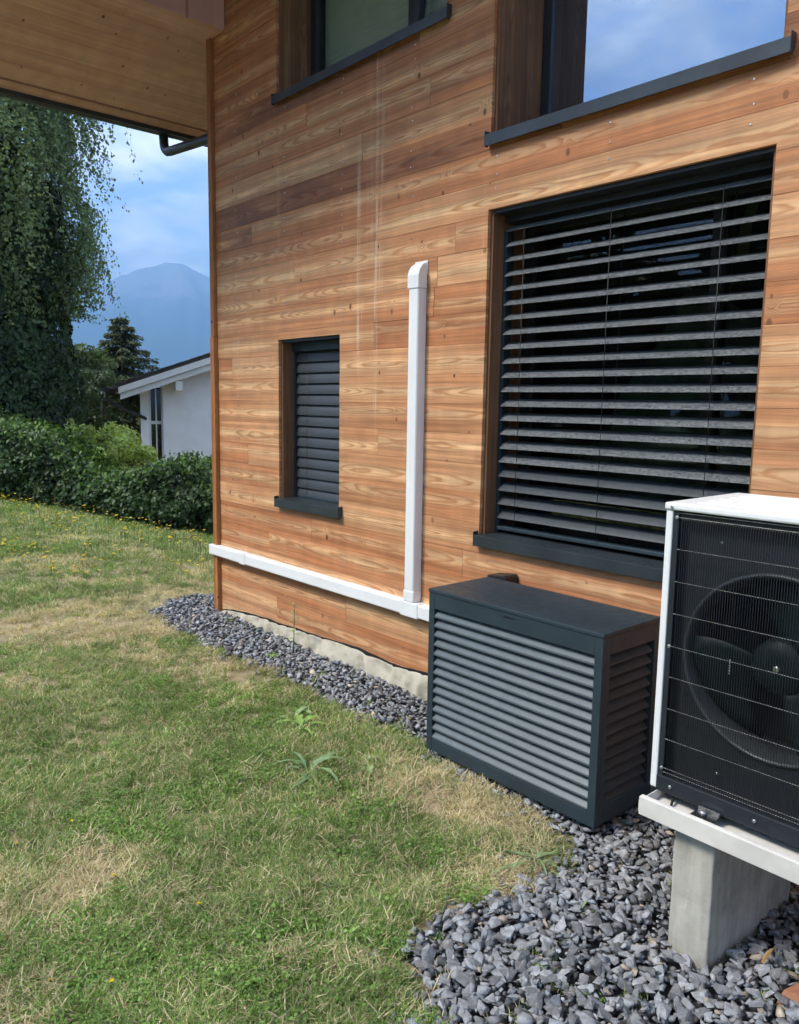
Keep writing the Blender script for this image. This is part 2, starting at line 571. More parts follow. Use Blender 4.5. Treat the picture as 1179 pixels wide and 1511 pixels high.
def glass_material(name, tint, refl, base, gcol=(.93, .95, 1.0)):
    t = NT(name)
    fr = t.node('ShaderNodeFresnel', {'IOR': 1.5})
    f = t.math('MULTIPLY_ADD', fr.outputs[0], refl, base, clamp=True)
    front = t.math('SUBTRACT', 1.0, t.node('ShaderNodeNewGeometry').outputs['Backfacing'])
    f = t.math('MULTIPLY', f, front)
    tr = t.node('ShaderNodeBsdfTransparent', {'Color': (*tint, 1)})
    gl = t.node('ShaderNodeBsdfGlossy', {'Color': (*gcol, 1), 'Roughness': 0.0})
    mx = t.node('ShaderNodeMixShader', {0: f})
    t.l.new(tr.outputs[0], mx.inputs[1]); t.l.new(gl.outputs[0], mx.inputs[2])
    return t.done(mx.outputs[0])


M['glass'] = glass_material('window_glass', (0.55, 0.62, 0.60), 1.0, 0.02)
M['glass_sun'] = glass_material('coated_window_glass', (0.20, 0.22, 0.24), 2.0, 0.42, (.66, .80, 1.0))
M['glass_far'] = glass_material('neighbour_glass', (0.8, 0.85, 0.83), 1.0, 0.03)


def leaf_material(name, trans=0.35, rough=0.5, spec=0.4):
    t = NT(name)
    c = t.node('ShaderNodeAttribute', attribute_type='GEOMETRY', attribute_name='tint').outputs['Color']
    n = t.noise(t.pos(), 3.0, 2)
    g = t.smooth(n, 0.3, 0.7, 0.85, 1.15)
    c = t.mix(1.0, c, t.xyz(g, g, g), 'MULTIPLY')
    p = t.principled(c, rough, 0, spec)
    if trans <= 0: return t.done(p)
    tl = t.node('ShaderNodeBsdfTranslucent')
    c2 = t.mix(1.0, c, (1.25, 1.3, 0.6, 1), 'MULTIPLY')
    t.l.new(c2, tl.inputs['Color'])
    mx = t.node('ShaderNodeMixShader', {0: trans})
    t.l.new(p, mx.inputs[1]); t.l.new(tl.outputs[0], mx.inputs[2])
    return t.done(mx.outputs[0])


M['leaf'] = leaf_material('foliage')
M['grass'] = leaf_material('grass_blades', 0.28, 0.55, 0.3)
M['bark'] = plain('tree_bark', (0.10, 0.085, 0.07), 0.95, 0, .4, 8, .8, 30)
M['petal'] = plain('yellow_petals', (0.72, 0.52, 0.03), 0.6)


def stone_material():
    t = NT('slate_gravel')
    tint = t.node('ShaderNodeAttribute', attribute_type='GEOMETRY', attribute_name='tint').outputs['Color']
    ot = t.oattr('tone')
    p = t.pos()
    n = t.noise(p, 45.0, 6, 0.7, 0.4)
    n2 = t.noise(p, 260.0, 3, 0.6)
    f = t.smooth(n, 0.30, 0.72, 0.62, 1.35)
    k = t.math('MULTIPLY', f, t.math('MULTIPLY_ADD', ot, 0.8, 0.75))
    c = t.mix(1.0, tint, t.xyz(k, k, k), 'MULTIPLY')
    vein = t.smooth(t.math('ABSOLUTE', t.math('SUBTRACT', t.noise(p, 22.0, 4, 0.6, 1.2), 0.5)), 0.0, 0.014, 0.32, 0.0)
    c = t.mix(vein, c, (0.34, 0.34, 0.34, 1))
    h = t.math('ADD', n, t.math('MULTIPLY', n2, 0.4))
    return t.done(t.principled(c, 0.72, 0, 0.4, t.bump(h, 0.6, 0.004)))


M['stone'] = stone_material()


def concrete_material():
    t = NT('cast_concrete')
    p = t.pos(); s = t.sep(p)
    n = t.noise(p, 9.0, 6, 0.65)
    n2 = t.noise(p, 120.0, 4, 0.6)
    c = t.ramp(n, [(0.25, (0.29, 0.27, 0.22)), (0.5, (0.43, 0.41, 0.345)), (0.8, (0.54, 0.515, 0.44))])
    st = t.noise(t.xyz(t.math('MULTIPLY', s[0], 40.0), t.math('MULTIPLY', s[1], 40.0), t.math('MULTIPLY', s[2], 3.0)), 1.0, 3)
    g = t.smooth(st, 0.3, 0.7, 0.86, 1.08)
    c = t.mix(1.0, c, t.xyz(g, g, g), 'MULTIPLY')
    vor = t.node('ShaderNodeTexVoronoi', {'Scale': 34.0}); t.l.new(p, vor.inputs['Vector'])
    hole = t.smooth(vor.outputs['Distance'], 0.03, 0.11, 1, 0)
    keep = t.math('GREATER_THAN', t.sep(vor.outputs['Color'])[0], 0.72)
    hole = t.math('MULTIPLY', hole, keep)
    c = t.mix(t.math('MULTIPLY', hole, 0.6), c, (0.09, 0.09, 0.08, 1))
    h = t.math('SUBTRACT', t.math('MULTIPLY', n2, 0.4), hole)
    return t.done(t.principled(c, 0.88, 0, 0.3, t.bump(h, 0.5, 0.004)))


M['concrete'] = concrete_material()


def geotextile_material():
    t = NT('cream_geotextile')
    p = t.pos()
    n = t.noise(p, 14.0, 5, 0.6)
    f = t.noise(p, 700.0, 2, 0.6)
    c = t.ramp(n, [(0.25, (0.28, 0.25, 0.18)), (0.5, (0.45, 0.42, 0.33)), (0.8, (0.53, 0.50, 0.41))])
    return t.done(t.principled(c, 0.95, 0, 0.2, t.bump(t.math('ADD', n, t.math('MULTIPLY', f, 0.3)), 0.4, 0.006)))


M['geotextile'] = geotextile_material()


def lawn_material():
    t = NT('lawn_soil_and_thatch')
    p = t.pos(); s = t.sep(p)
    n = t.noise(p, 1.6, 5, 0.6)
    f = t.noise(t.xyz(t.math('MULTIPLY', s[0], 60.0), t.math('MULTIPLY', s[1], 60.0), 0.0), 1.0, 4, 0.7, 1.5)
    dry = t.mix(f, (0.22, 0.16, 0.095, 1), (0.52, 0.42, 0.27, 1))
    grn = t.mix(f, (0.08, 0.085, 0.035, 1), (0.26, 0.25, 0.12, 1))
    c = t.mix(t.smooth(n, 0.40, 0.60), grn, dry)
    # far ground: meadow and woods
    d = t.node('ShaderNodeVectorMath', operation='LENGTH'); t.l.new(p, d.inputs[0])
    far = t.smooth(d.outputs['Value'], 30.0, 120.0)
    fn = t.noise(p, 0.01, 5, 0.6)
    c = t.mix(far, c, t.mix(t.smooth(fn, 0.4, 0.6), (0.03, 0.05, 0.02, 1), (0.09, 0.12, 0.04, 1)))
    return t.done(t.principled(c, 0.95, 0, 0.15, t.bump(f, 0.5, 0.01)))


M['lawn'] = lawn_material()


def mountain_material():
    t = NT('mountain_rock_and_forest')
    p = t.pos(); s = t.sep(p)
    n = t.noise(p, 0.0025, 8, 0.65)
    h = t.math('ADD', s[2], t.math('MULTIPLY', t.math('SUBTRACT', n, 0.5), 900.0))
    k = t.smooth(h, 650.0, 1050.0)
    rock = t.mix(t.noise(p, 0.012, 6, 0.7), (0.10, 0.10, 0.10, 1), (0.34, 0.33, 0.31, 1))
    wood_ = t.mix(t.noise(p, 0.02, 4), (0.018, 0.030, 0.018, 1), (0.05, 0.07, 0.03, 1))
    return t.done(t.principled(t.mix(k, wood_, rock), 0.95, 0, 0.1))


M['mountain'] = mountain_material()

# ------------------------------------------------------------------ ground, mountain
GRAVEL = [(-6.02, .55), (-6.05, -.12), (-5.84, -.46), (-5.3, -.52), (-4.5, -.53), (-3.87, -.46), (-3.3, -.50), (-2.72, -.48), (-2.5, -.57), (-2.0, -.56),
          (-1.68, -.62), (-1.58, -.74), (-1.62, -1.05), (-1.68, -1.38), (-1.60, -1.56), (-1.42, -1.62), (-1.3, -1.75), (-1.1, -2.1), (.9, -2.3), (.9, .2), (-5.35, .2), (-5.35, .55)]


def build_ground():
    def axis(lo, hi, step, far):
        a = list(np.arange(lo, hi + 1e-6, step))
        s = step; x = lo
        left = []
        while x > -far:
            s *= 1.22; x -= s; left.append(x)
        s = step; x = hi
        right = []
        while x < far:
            s *= 1.22; x += s; right.append(x)
        return np.array(left[::-1] + a + right)
    xs = axis(-15, 2, 0.125, 14000); ys = axis(-6, 4, 0.125, 14000)
    X, Y = np.meshgrid(xs, ys)
    Z = ground_z(X, Y)
    Z = Z - 0.02 * inpoly(X, Y, GRAVEL)
    nx, ny = len(xs), len(ys)
    V = np.stack([X.ravel(), Y.ravel(), Z.ravel()], 1)
    i = np.arange(nx - 1)[None, :] + nx * np.arange(ny - 1)[:, None]
    i = i.ravel()
    Q = np.stack([i, i + 1, i + nx + 1, i + nx], 1)
    o = np_mesh('ground', V, faces_quad=Q, mat=M['lawn'], smooth=True)
    tag(o, 'patchy green and straw coloured lawn ground beside the house', kind='structure')


build_ground()

RIDGE = [(3.30, .02), (3.1133, 0.0383), (2.9743, 0.0729), (2.8784, 0.0859), (2.8012, 0.1128), (2.7605, 0.1400), (2.7418, 0.1482), (2.7229, 0.1560), (2.7039, 0.1605), (2.6848, 0.1600),
         (2.6695, 0.1550), (2.6502, 0.1474), (2.5787, 0.1316), (2.4136, 0.0952), (2.1675, 0.0642), (1.8826, 0.0330), (1.7, .02)]


def build_mountain():
    az = np.linspace(1.72, 3.28, 260)
    pa = np.array([p[0] for p in RIDGE])[::-1]; pe = np.array([p[1] for p in RIDGE])[::-1]
    el = np.interp(az, pa, pe) + .0042 * (fbm(az * 70, az * 0, 203, 4) - .5) * 2
    ds = np.concatenate([np.linspace(3800, 8000, 46), np.linspace(8150, 11000, 16)])
    A, Dm = np.meshgrid(az, ds)
    E_ = np.tile(el, (len(ds), 1))
    top = E_ * 8000
    k = np.clip((Dm - 3800) / 4200, 0, 1) ** 1.25
    back = np.clip((11000 - Dm) / 3000, 0, 1)
    prof = np.where(Dm <= 8000, k, back)
    X = np.cos(A) * Dm; Y = np.sin(A) * Dm
    nz = fbm(X / 900, Y / 900, 5, 6) - 0.5
    rid = 1 - np.abs(fbm(A * 34, Dm / 2600, 9, 4) * 2 - 1)
    Z = top * prof
    on = np.clip(1 - np.abs(Dm - 8000) / 800, 0, 1)
    Z = Z + (nz * 420 + (rid - 0.6) * 460) * prof * (1 - on * 0.90) * np.where(Dm <= 8000, 1 - 0.6 * k, 0.4)
    Z = Z - 60 * (1 - prof) - 20
    nx, ny = len(az), len(ds)
    V = np.stack([X.ravel(), Y.ravel() - 3, Z.ravel() + 1.6], 1)
    i = (np.arange(nx - 1)[None, :] + nx * np.arange(ny - 1)[:, None]).ravel()
    Q = np.stack([i, i + 1, i + nx + 1, i + nx], 1)
    o = np_mesh('mountain', V, faces_quad=Q, mat=M['mountain'], smooth=True)
    tag(o, 'distant blue mountain with a rounded rocky summit', kind='structure')


build_mountain()

# ------------------------------------------------------------------ the wooden house
HX = -5.505                       # corner of the facade
SLOPE = 0.30


def soffit_z(x):
    return 4.50 + (x + 5.4) * SLOPE


house = empty('wooden_house', (HX, 0.2, 0), 'house clad in horizontal larch boards with anthracite blinds and sills', 'house')
# openings: x0, x1, z0, z1
OPEN = {'big': (-2.776, -1.379, 0.975, 2.592), 'small': (-4.666, -3.978, 0.975, 2.057),
        'upl': (-4.674, -3.100, 3.60, 4.62), 'upr': (-2.774, -1.376, 2.930, 4.60)}
XR = 1.6


def cells(x0, x1, z0, z1):
    xs = sorted({x0, x1} | {v for o in OPEN.values() for v in o[:2] if x0 < v < x1})
    zs = sorted({z0, z1} | {v for o in OPEN.values() for v in o[2:] if z0 < v < z1})
    out = {}
    for i in range(len(xs) - 1):
        for j in range(len(zs) - 1):
            cx = (xs[i] + xs[i + 1]) / 2; cz = (zs[j] + zs[j + 1]) / 2
            if any(o[0] < cx < o[1] and o[2] < cz < o[3] for o in OPEN.values()): continue
            out[(i, j)] = (xs[i], xs[i + 1], zs[j], zs[j + 1])
    comps = []
    left = set(out)
    while left:
        st = [left.pop()]; comp = []
        while st:
            c = st.pop(); comp.append(c)
            for d in ((1, 0), (-1, 0), (0, 1), (0, -1)):
                q = (c[0] + d[0], c[1] + d[1])
                if q in left: left.discard(q); st.append(q)
        comps.append([out[c] for c in comp])
    return comps


wb = MB()
for comp in cells(HX + 0.01, XR, -0.30, 5.2):
    for (a, b, c, d) in comp:
        wb.box(a, b, 0.022, 0.42, c, d)
wall = wb.build('wall', M['sarking'], house)
# gable triangle above and the plain end wall
MB().poly([(HX + .01, .022, 4.3), (XR, .022, 4.3), (XR, .022, soffit_z(XR)), (HX + .01, .022, soffit_z(HX)), (HX + .01, .42, 4.3), (XR, .42, 4.3), (XR, .42, soffit_z(XR)), (HX + .01, .42, soffit_z(HX))],
          [(0, 1, 2, 3), (7, 6, 5, 4), (0, 4, 5, 1), (3, 2, 6, 7), (0, 3, 7, 4), (1, 5, 6, 2)])
ew = MB().box(HX - 0.02, HX + .009, 0.06, 8.0, -0.3, 4.45).build('end_wall', M['larch'], house)
ew['seed'] = 0.3; ew['tone'] = .5; ew['band'] = .5

# boards ------------------------------------------------------------
PITCH = 0.1531
Z0 = 2.565 - 17 * PITCH           # bottom seam
# butt joints per course (course index from Z0), from the photograph
JOINTS = {22: [-4.33], 21: [-3.21], 20: [-3.77], 18: [-5.0], 17: [-3.64], 16: [-4.47, -3.0], 14: [-3.15], 13: [-3.65], 12: [-5.29], 8: [-5.08], 5: [-4.28], 4: [-4.80], 6: [-2.3], 3: [-2.6], 7: [-.2], 10: [-.6],
          19: [-2.35], 23: [-3.3], 24: [-4.9], 15: [-3.13], 11: [-.9], 9: [-3.6]}
JOINTS.setdefault(5, []).append(-2.89)
JOINTS.update({2: [-3.9, -1.9], 1: [-4.7, -2.9]})
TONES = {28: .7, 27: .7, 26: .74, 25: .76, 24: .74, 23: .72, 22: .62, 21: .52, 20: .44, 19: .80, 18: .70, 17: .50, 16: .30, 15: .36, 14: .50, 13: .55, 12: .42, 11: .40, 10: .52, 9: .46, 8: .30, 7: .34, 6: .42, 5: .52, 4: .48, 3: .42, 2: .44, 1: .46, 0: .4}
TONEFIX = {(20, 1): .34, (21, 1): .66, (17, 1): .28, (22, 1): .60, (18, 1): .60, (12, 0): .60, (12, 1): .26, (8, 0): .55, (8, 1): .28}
scr = MB()
ncourse = 34
screw_cols = [-5.2 + 0.62 * i for i in range(11)]
for k in range(0, ncourse):
    za, zb = Z0 + k * PITCH, Z0 + (k + 1) * PITCH
    xmin = HX + 0.004
    need = (za - 4.47) / SLOPE - 5.4
    if need > xmin: xmin = need
    js = sorted(j for j in JOINTS.get(k, [random.uniform(-4.6, -.5)]) if xmin + .1 < j < XR)
    edges = [xmin] + js + [XR]
    for i in range(len(edges) - 1):
        a, b = edges[i] + (0.0008 if i else 0), edges[i + 1] - 0.0008
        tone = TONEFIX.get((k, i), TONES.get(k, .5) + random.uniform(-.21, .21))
        dy = random.uniform(-0.0012, 0.0012)
        for ci, comp in enumerate(cells(a, b, za + 0.0004, zb - 0.0004)):
            mb = MB()
            for (x0, x1, c, d) in comp:
                cb = 0.0011 if abs(c - za) < .003 else 0.0
                ct = 0.0011 if abs(d - zb) < .003 else 0.0
                yf = dy
                prof = [(0.021, c), (yf + cb, c), (yf, c + cb * 1.1), (yf, d - ct * 1.1), (yf + ct, d), (0.021, d)]
                mb.prism(prof, 'x', x0, x1)
            xs0 = min(q[0] for q in comp); xs1 = max(q[1] for q in comp)
            o = mb.build('board', M['larch'], wall, origin=((xs0 + xs1) / 2, 0, (za + zb) / 2), fixn=False)
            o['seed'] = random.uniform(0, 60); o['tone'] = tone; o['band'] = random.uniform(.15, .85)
    for x in screw_cols:
        for dz in (0.035, PITCH - .035):
            xx = x + random.uniform(-.012, .012); zz = za + dz + random.uniform(-.004, .004)
            if xx < HX + .05 or any(o[0] - .02 < xx < o[1] + .02 and o[2] - .03 < zz < o[3] + .02 for o in OPEN.values()): continue
            scr.tube([(xx, -0.0008, zz), (xx, -0.0028, zz)], .0042, 6)
tag(scr.build('screw', M['zinc'], wall), kind='stuff')

# corner trim
for (z0, z1, w, dd, tn) in ((-0.02, 2.12, .056, .034, .4), (2.122, 4.215, .052, .030, .75)):  # upper piece has its shade put into a darker tone
    o = MB().box(HX - w, HX + 0.002, -dd, 0.055, z0, z1).build('corner_trim', M['trim'], house, bevel=.003)
    o['seed'] = random.uniform(0, 50); o['tone'] = tn; o['band'] = .5

# roof ---------------------------------------------------------------
EX = -6.985                        # eave edge
YF, YB = -1.62, 8.0                # roof from front verge to back
roofb = MB()
prof = [(EX, soffit_z(EX) + .024), (XR, soffit_z(XR) + .024), (XR, soffit_z(XR) + .26), (EX, soffit_z(EX) + .20)]
roofb.prism(prof, 'y', YF, YB)
roof = roofb.build('roof', M['roof_tile'], house)
MB().prism([(EX + .01, soffit_z(EX + .01) + .0225), (EX + .3, soffit_z(EX + .3) + .0225), (EX + .3, soffit_z(EX + .3) + .0235), (EX + .01, soffit_z(EX + .01) + .0235)], 'y', YF + .05, YB - .3).build('gap_shade_strip', M['black'], roof)  # black backing strip that paints the shadow line of the eave gap
x = EX + 0.098
bw = 0.196
i = 0
while x < XR - .2:
    w = bw if i else bw
    a, b = x + (0.020 if i == 0 else 0.0007), x + bw - 0.0007
    prof = [(a, soffit_z(a)), (b, soffit_z(b)), (b, soffit_z(b) + .022), (a, soffit_z(a) + .022)]
    o = MB().prism(prof, 'y', YF + .03, YB - .2).build('soffit_board', M['spruce'], roof, fixn=True)
    o['seed'] = random.uniform(0, 50); o['tone'] = random.uniform(.3, .6); o['band'] = random.uniform(.2, .8)
    x += bw; i += 1
a, b = EX, EX + .094
o = MB().prism([(a, soffit_z(a) - .002), (b, soffit_z(b) - .002), (b, soffit_z(b) + .022), (a, soffit_z(a) + .022)], 'y', YF + .03, YB - .2).build('eave_board', M['spruce'], roof)
o['seed'] = 4.2; o['tone'] = .7; o['band'] = .5
MB().box(EX - .022, EX - .001, YF, YB, soffit_z(EX) - .035, soffit_z(EX) + .19).build('eave_flashing', M['gutter'], roof)
o = MB().prism([(EX, soffit_z(EX) - .05), (XR, soffit_z(XR) - .05), (XR, soffit_z(XR) + .25), (EX, soffit_z(EX) + .19)], 'y', YF - .026, YF - .001).build('verge_board', M['spruce'], roof)
o['seed'] = 9.2; o['tone'] = .6; o['band'] = .5
o = MB().box(HX - .012, -5.327, YF + .12, -0.004, 4.216, soffit_z(-5.5) - .004).build('beam', M['spruce'], roof, bevel=.004)
o['seed'] = 21.0; o['tone'] = .38; o['band'] = .4
# gutter and downpipe
gz = soffit_z(EX) + .02
prof = [(EX - .024 - .06 + .06 * math.cos(t), gz + .06 * math.sin(t)) for t in np.linspace(math.pi, 2 * math.pi, 11)]
prof += [(EX - .024 - .06 + .056 * math.cos(t), gz + .056 * math.sin(t)) for t in np.linspace(2 * math.pi, math.pi, 11)]
gut = MB().prism(prof, 'y', YF, YB, smooth=True).build('gutter', M['gutter'], roof)
pts = [(-7.06, .34, 3.99), (-7.06, .345, 3.905), (-7.045, .35, 3.865), (-7.01, .352, 3.842), (-6.95, .35, 3.832), (-6.2, .315, 3.758), (-5.62, .30, 3.70), (-5.58, .298, 3.68), (-5.57, .297, 3.64), (-5.57, .297, .1)]
MB().tube(pts, .040, 14).build('downpipe', M['gutter'], house)


# windows ------------------------------------------------------------
def slat_mesh(w, depth, tilt, name, curve=0.006):
    n = 6
    top = []; bot = []
    for i in range(n + 1):
        u = -depth / 2 + depth * i / n
        zc = curve * (1 - (2 * u / depth) ** 2)
        top.append((u, zc)); bot.append((u, zc - .0016))
    # rolled front lip
    prof = top + bot[::-1]
    ct, st = math.cos(tilt), math.sin(tilt)
    prof = [(p[0] * ct - p[1] * st, p[0] * st + p[1] * ct) for p in prof]
    mb = MB().prism(prof, 'x', -w / 2, w / 2)
    me = mb.mesh(name)
    bm = bmesh.new(); bm.from_mesh(me); bmesh.ops.recalc_face_normals(bm, faces=bm.faces); bm.to_mesh(me); bm.free()
    return me


def reveal(par, x0, x1, z0, z1, depth, tone, splits=()):
    """timber lining boards of an opening: left, right, top"""
    ys = [0.0225] + list(splits) + [depth]
    for i in range(len(ys) - 1):
        for s in (0, 1):
            xa = x0 - .0005 if s == 0 else x1 - .0175
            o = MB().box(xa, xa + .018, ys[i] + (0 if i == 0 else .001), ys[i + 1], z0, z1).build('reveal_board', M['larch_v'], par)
            o['seed'] = random.uniform(0, 50); o['tone'] = tone + random.uniform(-.1, .1); o['band'] = .5
        o = MB().box(x0 + .018, x1 - .018, ys[i], ys[i + 1], z1 - .018, z1 - .0005).build('head_board', M['frame_dark'], par)


def sill(par, x0, x1, z, over=None, front=-.036, deep=.2, h=.054):
    ol, orr = .006, .034
    mb = MB()
    mb.poly([], [])
    prof = [(front, z - h), (front, z), (deep, z + .012), (deep, z + .008), (front + .004, z - .004), (front + .004, z - h)]
    mb.prism(prof, 'x', x0 - ol, x1 + orr)
    for xa in (x0 - ol - .003, x1 + orr):       # upturned ends
        mb.prism([(front - .001, z - h - .001), (front - .001, z + .016), (.0, z + .02), (.0, z - .03), (front + .02, z - h - .001)], 'x', xa, xa + .003)
    return mb.build('sill', M['alu_sill'], par, bevel=.0012)


def frame(name, x0, x1, z0, z1, y, w, mullions=()):
    mb = MB()
    d = .07
    mb.box(x0, x0 + w, y, y + d, z0, z1); mb.box(x1 - w, x1, y, y + d, z0, z1)
    mb.box(x0 + w, x1 - w, y + .001, y + d, z0, z0 + w); mb.box(x0 + w, x1 - w, y + .001, y + d, z1 - w, z1)
    for m in mullions: mb.box(m - w / 2, m + w / 2, y + .001, y + d, z0 + w, z1 - w)
    return mb.build(name, M['frame_dark'], house, bevel=.002)


# big window with open venetian blind
x0, x1, z0, z1 = OPEN['big']
win = frame('window', x0 + .018, x1 - .018, z0, z1 - .02, .27, .055, (-1.72,))
MB().box(x0 + .073, -1.7476, .30, .306, z0 + .055, z1 - .075).build('pane', M['glass'], win)
MB().box(-1.6924, x1 - .073, .30, .306, z0 + .055, z1 - .075).build('pane', M['glass'], win)
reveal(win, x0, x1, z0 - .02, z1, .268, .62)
sill(win, x0, x1, .978, h=.056, deep=.27)
blind = MB().box(x0 + .022, x1 - .022, .10, .20, z1 - .05, z1 - .02).build('blind', M['frame_dark'], house)
rail_w = (x1 - x0) - .036 - .05
for xa in (x0 + .0185, x1 - .0405):
    MB().box(xa, xa + .022, .10, .15, z0 + .01, z1 - .09).build('guide_rail', M['alu_dark'], blind)
sm = slat_mesh((x1 - x0) - .086, .080, R(29), 'slat_open'); sm.materials.append(M['slat_dusty'])
sm2 = slat_mesh((x1 - x0) - .086, .080, R(33), 'slat_open_dim'); sm2.materials.append(M['slat_dark'])
SP = .0713
zt = 2.512
n_sl = 21
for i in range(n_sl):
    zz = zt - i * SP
    dim_low = i >= n_sl - 4  # lowest slats darker: their dim reflections are put into the colour
    o = inst('slat', sm2 if dim_low else sm, blind, ((x0 + x1) / 2 + random.uniform(-.002, .002), .118, zz), (R(random.uniform(-.8, .8)), R(random.uniform(-.12, .12)), 0))
MB().box(x0 + .043, x1 - .043, .085, .15, zt - n_sl * SP - .012, zt - n_sl * SP + .006).build('bottom_rail', M['alu_dark'], blind, bevel=.003)
for xa in (x0 + .17, x0 + .66, x0 + 1.17):
    MB().tube([(xa, .074, z1 - .09), (xa, .074, zt - n_sl * SP)], .0016, 5).build('ladder_cord', M['black'], blind)
    MB().tube([(xa + .01, .160, z1 - .09), (xa + .01, .160, zt - n_sl * SP)], .0035, 5).build('lift_tape', M['black'], blind)

# small window with closed blind
x0, x1, z0, z1 = OPEN['small']
win = frame('window', x0 + .018, x1 - .018, z0, z1 - .02, .27, .055)
MB().box(x0 + .073, x1 - .073, .30, .306, z0 + .055, z1 - .075).build('pane', M['glass'], win)
reveal(win, x0, x1, z0 - .02, z1, .268, .66)
sill(win, x0, x1, .978, h=.056, deep=.27)
blind2 = MB().box(x0 + .022, x1 - .022, .095, .175, z1 - .075, z1 - .02).build('blind', M['alu_dark'], house)
for xa in (x0 + .0185, x1 - .0405):
    MB().box(xa, xa + .022, .11, .16, z0 + .01, z1 - .08).build('guide_rail', M['alu_dark'], blind2)
smc = slat_mesh((x1 - x0) - .086, .084, R(72), 'slat_closed', .007); smc.materials.append(M['slat_dark'])
zz = z1 - .105
while zz > z0 + .045:
    inst('slat', smc, blind2, ((x0 + x1) / 2, .130, zz), (R(random.uniform(-1.2, 1.2)), R(random.uniform(-.15, .15)), 0))
    zz -= SP
MB().box(x0 + .043, x1 - .043, .115, .16, z0 + .012, z0 + .028).build('bottom_rail', M['alu_dark'], blind2, bevel=.003)
for xa in (x0 + .19, x0 + .61):
    MB().tube([(xa, .102, z1 - .09), (xa, .100, z0 + .03)], .0016, 5).build('ladder_cord', M['black'], blind2)

# upper left window: pleated blind behind glass, one casement tilted
x0, x1, z0, z1 = OPEN['upl']
win = frame('window', x0 + .018, x1 - .018, z0, z1 - .02, .262, .06, (-3.66,))
reveal(win, x0, x1, z0 - .02, z1, .26, .8, (.15,))
sill(win, x0, x1, 3.604, h=.052, deep=.262)
MB().box(x0 + .079, -3.6906, .292, .298, z0 + .06, z1 - .08).build('pane', M['glass_far'], win)
sash = MB()
sx0, sx1, sz0, sz1 = -3.60, x1 - .079, z0 + .064, z1 - .084
sash.box(sx0, sx0 + .05, .245, .29, sz0, sz1); sash.box(sx1 - .05, sx1, .245, .29, sz0, sz1); sash.box(sx0 + .05, sx1 - .05, .246, .29, sz0, sz0 + .05); sash.box(sx0 + .05, sx1 - .05, .246, .29, sz1 - .05, sz1)
so_ = sash.build('tilted_sash', M['alu_sill'], win, bevel=.003)
so_.rotation_euler = (R(-4), R(1.2), 0)
MB().box(-3.55, x1 - .129, .30, .306, z0 + .11, z1 - .13).build('pane', M['glass_far'], win)
pl = MB()
zz = z0 + .03; n = int((z1 - z0 - .06) / .0165)
ptsA = []
for i in range(n):
    ptsA.append((.335 + (0.016 if i % 2 else 0), zz)); zz += .0165
prof = ptsA + [(.352, ptsA[-1][1]), (.352, ptsA[0][1])]
pl.prism(prof, 'x', x0 + .06, x1 - .06)
pl.build('pleated_blind', M['pleat'], win)
MB().box(x0 + .079, x0 + .095, .25, .262, z0 + .06, z1 - .08).build('glazing_bead', M['alu_sill'], win)

# upper right window: mirror-like coated glass
x0, x1, z0, z1 = OPEN['upr']
win = frame('window', x0 + .018, x1 - .018, z0, z1 - .02, .345, .05)
MB().box(x0 + .068, x1 - .068, .36, .368, z0 + .05, z1 - .07).build('pane', M['glass_sun'], win)
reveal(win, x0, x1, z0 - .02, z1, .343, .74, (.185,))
sill(win, x0, x1, 2.934, h=.054, deep=.345)

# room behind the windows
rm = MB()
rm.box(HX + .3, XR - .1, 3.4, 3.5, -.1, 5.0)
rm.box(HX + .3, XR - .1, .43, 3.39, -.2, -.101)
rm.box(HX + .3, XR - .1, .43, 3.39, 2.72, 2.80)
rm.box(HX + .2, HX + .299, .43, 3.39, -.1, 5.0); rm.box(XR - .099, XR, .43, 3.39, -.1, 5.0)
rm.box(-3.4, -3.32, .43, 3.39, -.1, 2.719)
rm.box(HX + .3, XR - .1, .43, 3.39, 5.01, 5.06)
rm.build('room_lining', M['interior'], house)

# things seen through the blind
pc = MB()
nx_, ny_ = 26, 20
for j in range(ny_ + 1):
    for i in range(nx_ + 1):
        u, v = i / nx_, j / ny_
        xx = -2.72 + 1.25 * u
        zz = 1.20 + v * (.95 + .14 * math.sin(u * 5.1)) * min(1, .35 + 1.5 * u)
        yy = .62 - .16 * math.sin(math.pi * u) + .10 * float(fbm(u * 5, v * 4, 3)) + .35 * v * v + .05 * abs(math.sin(9 * u + 6 * v))
        pc.v.append((xx, yy, zz))
for j in range(ny_):
    for i in range(nx_):
        b = j * (nx_ + 1) + i
        pc.f.append((b, b + 1, b + nx_ + 2, b + nx_ + 1)); pc.sm.append(False)
o = pc.build('plastic_sheet', M['plastic_sheet'], None, origin=(-1.7, 1.0, 1.2), fixn=False)
md = o.modifiers.new('solid', 'SOLIDIFY'); md.thickness = .004
tag(o, 'crumpled grey green plastic sheet indoors behind the open blind', 'plastic sheet')
o = MB().poly([(-1.66, .316, 2.26), (-1.61, .316, 2.26), (-1.60, .316, 2.40), (-1.57, .316, 2.50), (-1.62, .316, 2.50), (-1.65, .316, 2.40),
               (-1.66, .318, 2.26), (-1.61, .318, 2.26), (-1.60, .318, 2.40), (-1.57, .318, 2.50), (-1.62, .318, 2.50), (-1.65, .318, 2.40)],
              [(0, 1, 2, 5), (5, 2, 3, 4), (6, 11, 8, 7), (11, 10, 9, 8)]).build('tape_strip', M['tape'], None, origin=(-1.62, .316, 2.26), fixn=False)
tag(o, 'short yellowish tape strip hanging at the big window pane', 'tape')

# ------------------------------------------------------------------ white trunking on the wall
duct = empty('cable_trunking', (-3.24, -.01, .45), 'white plastic trunking with a tall riser and a long low run along the wall', 'trunking')


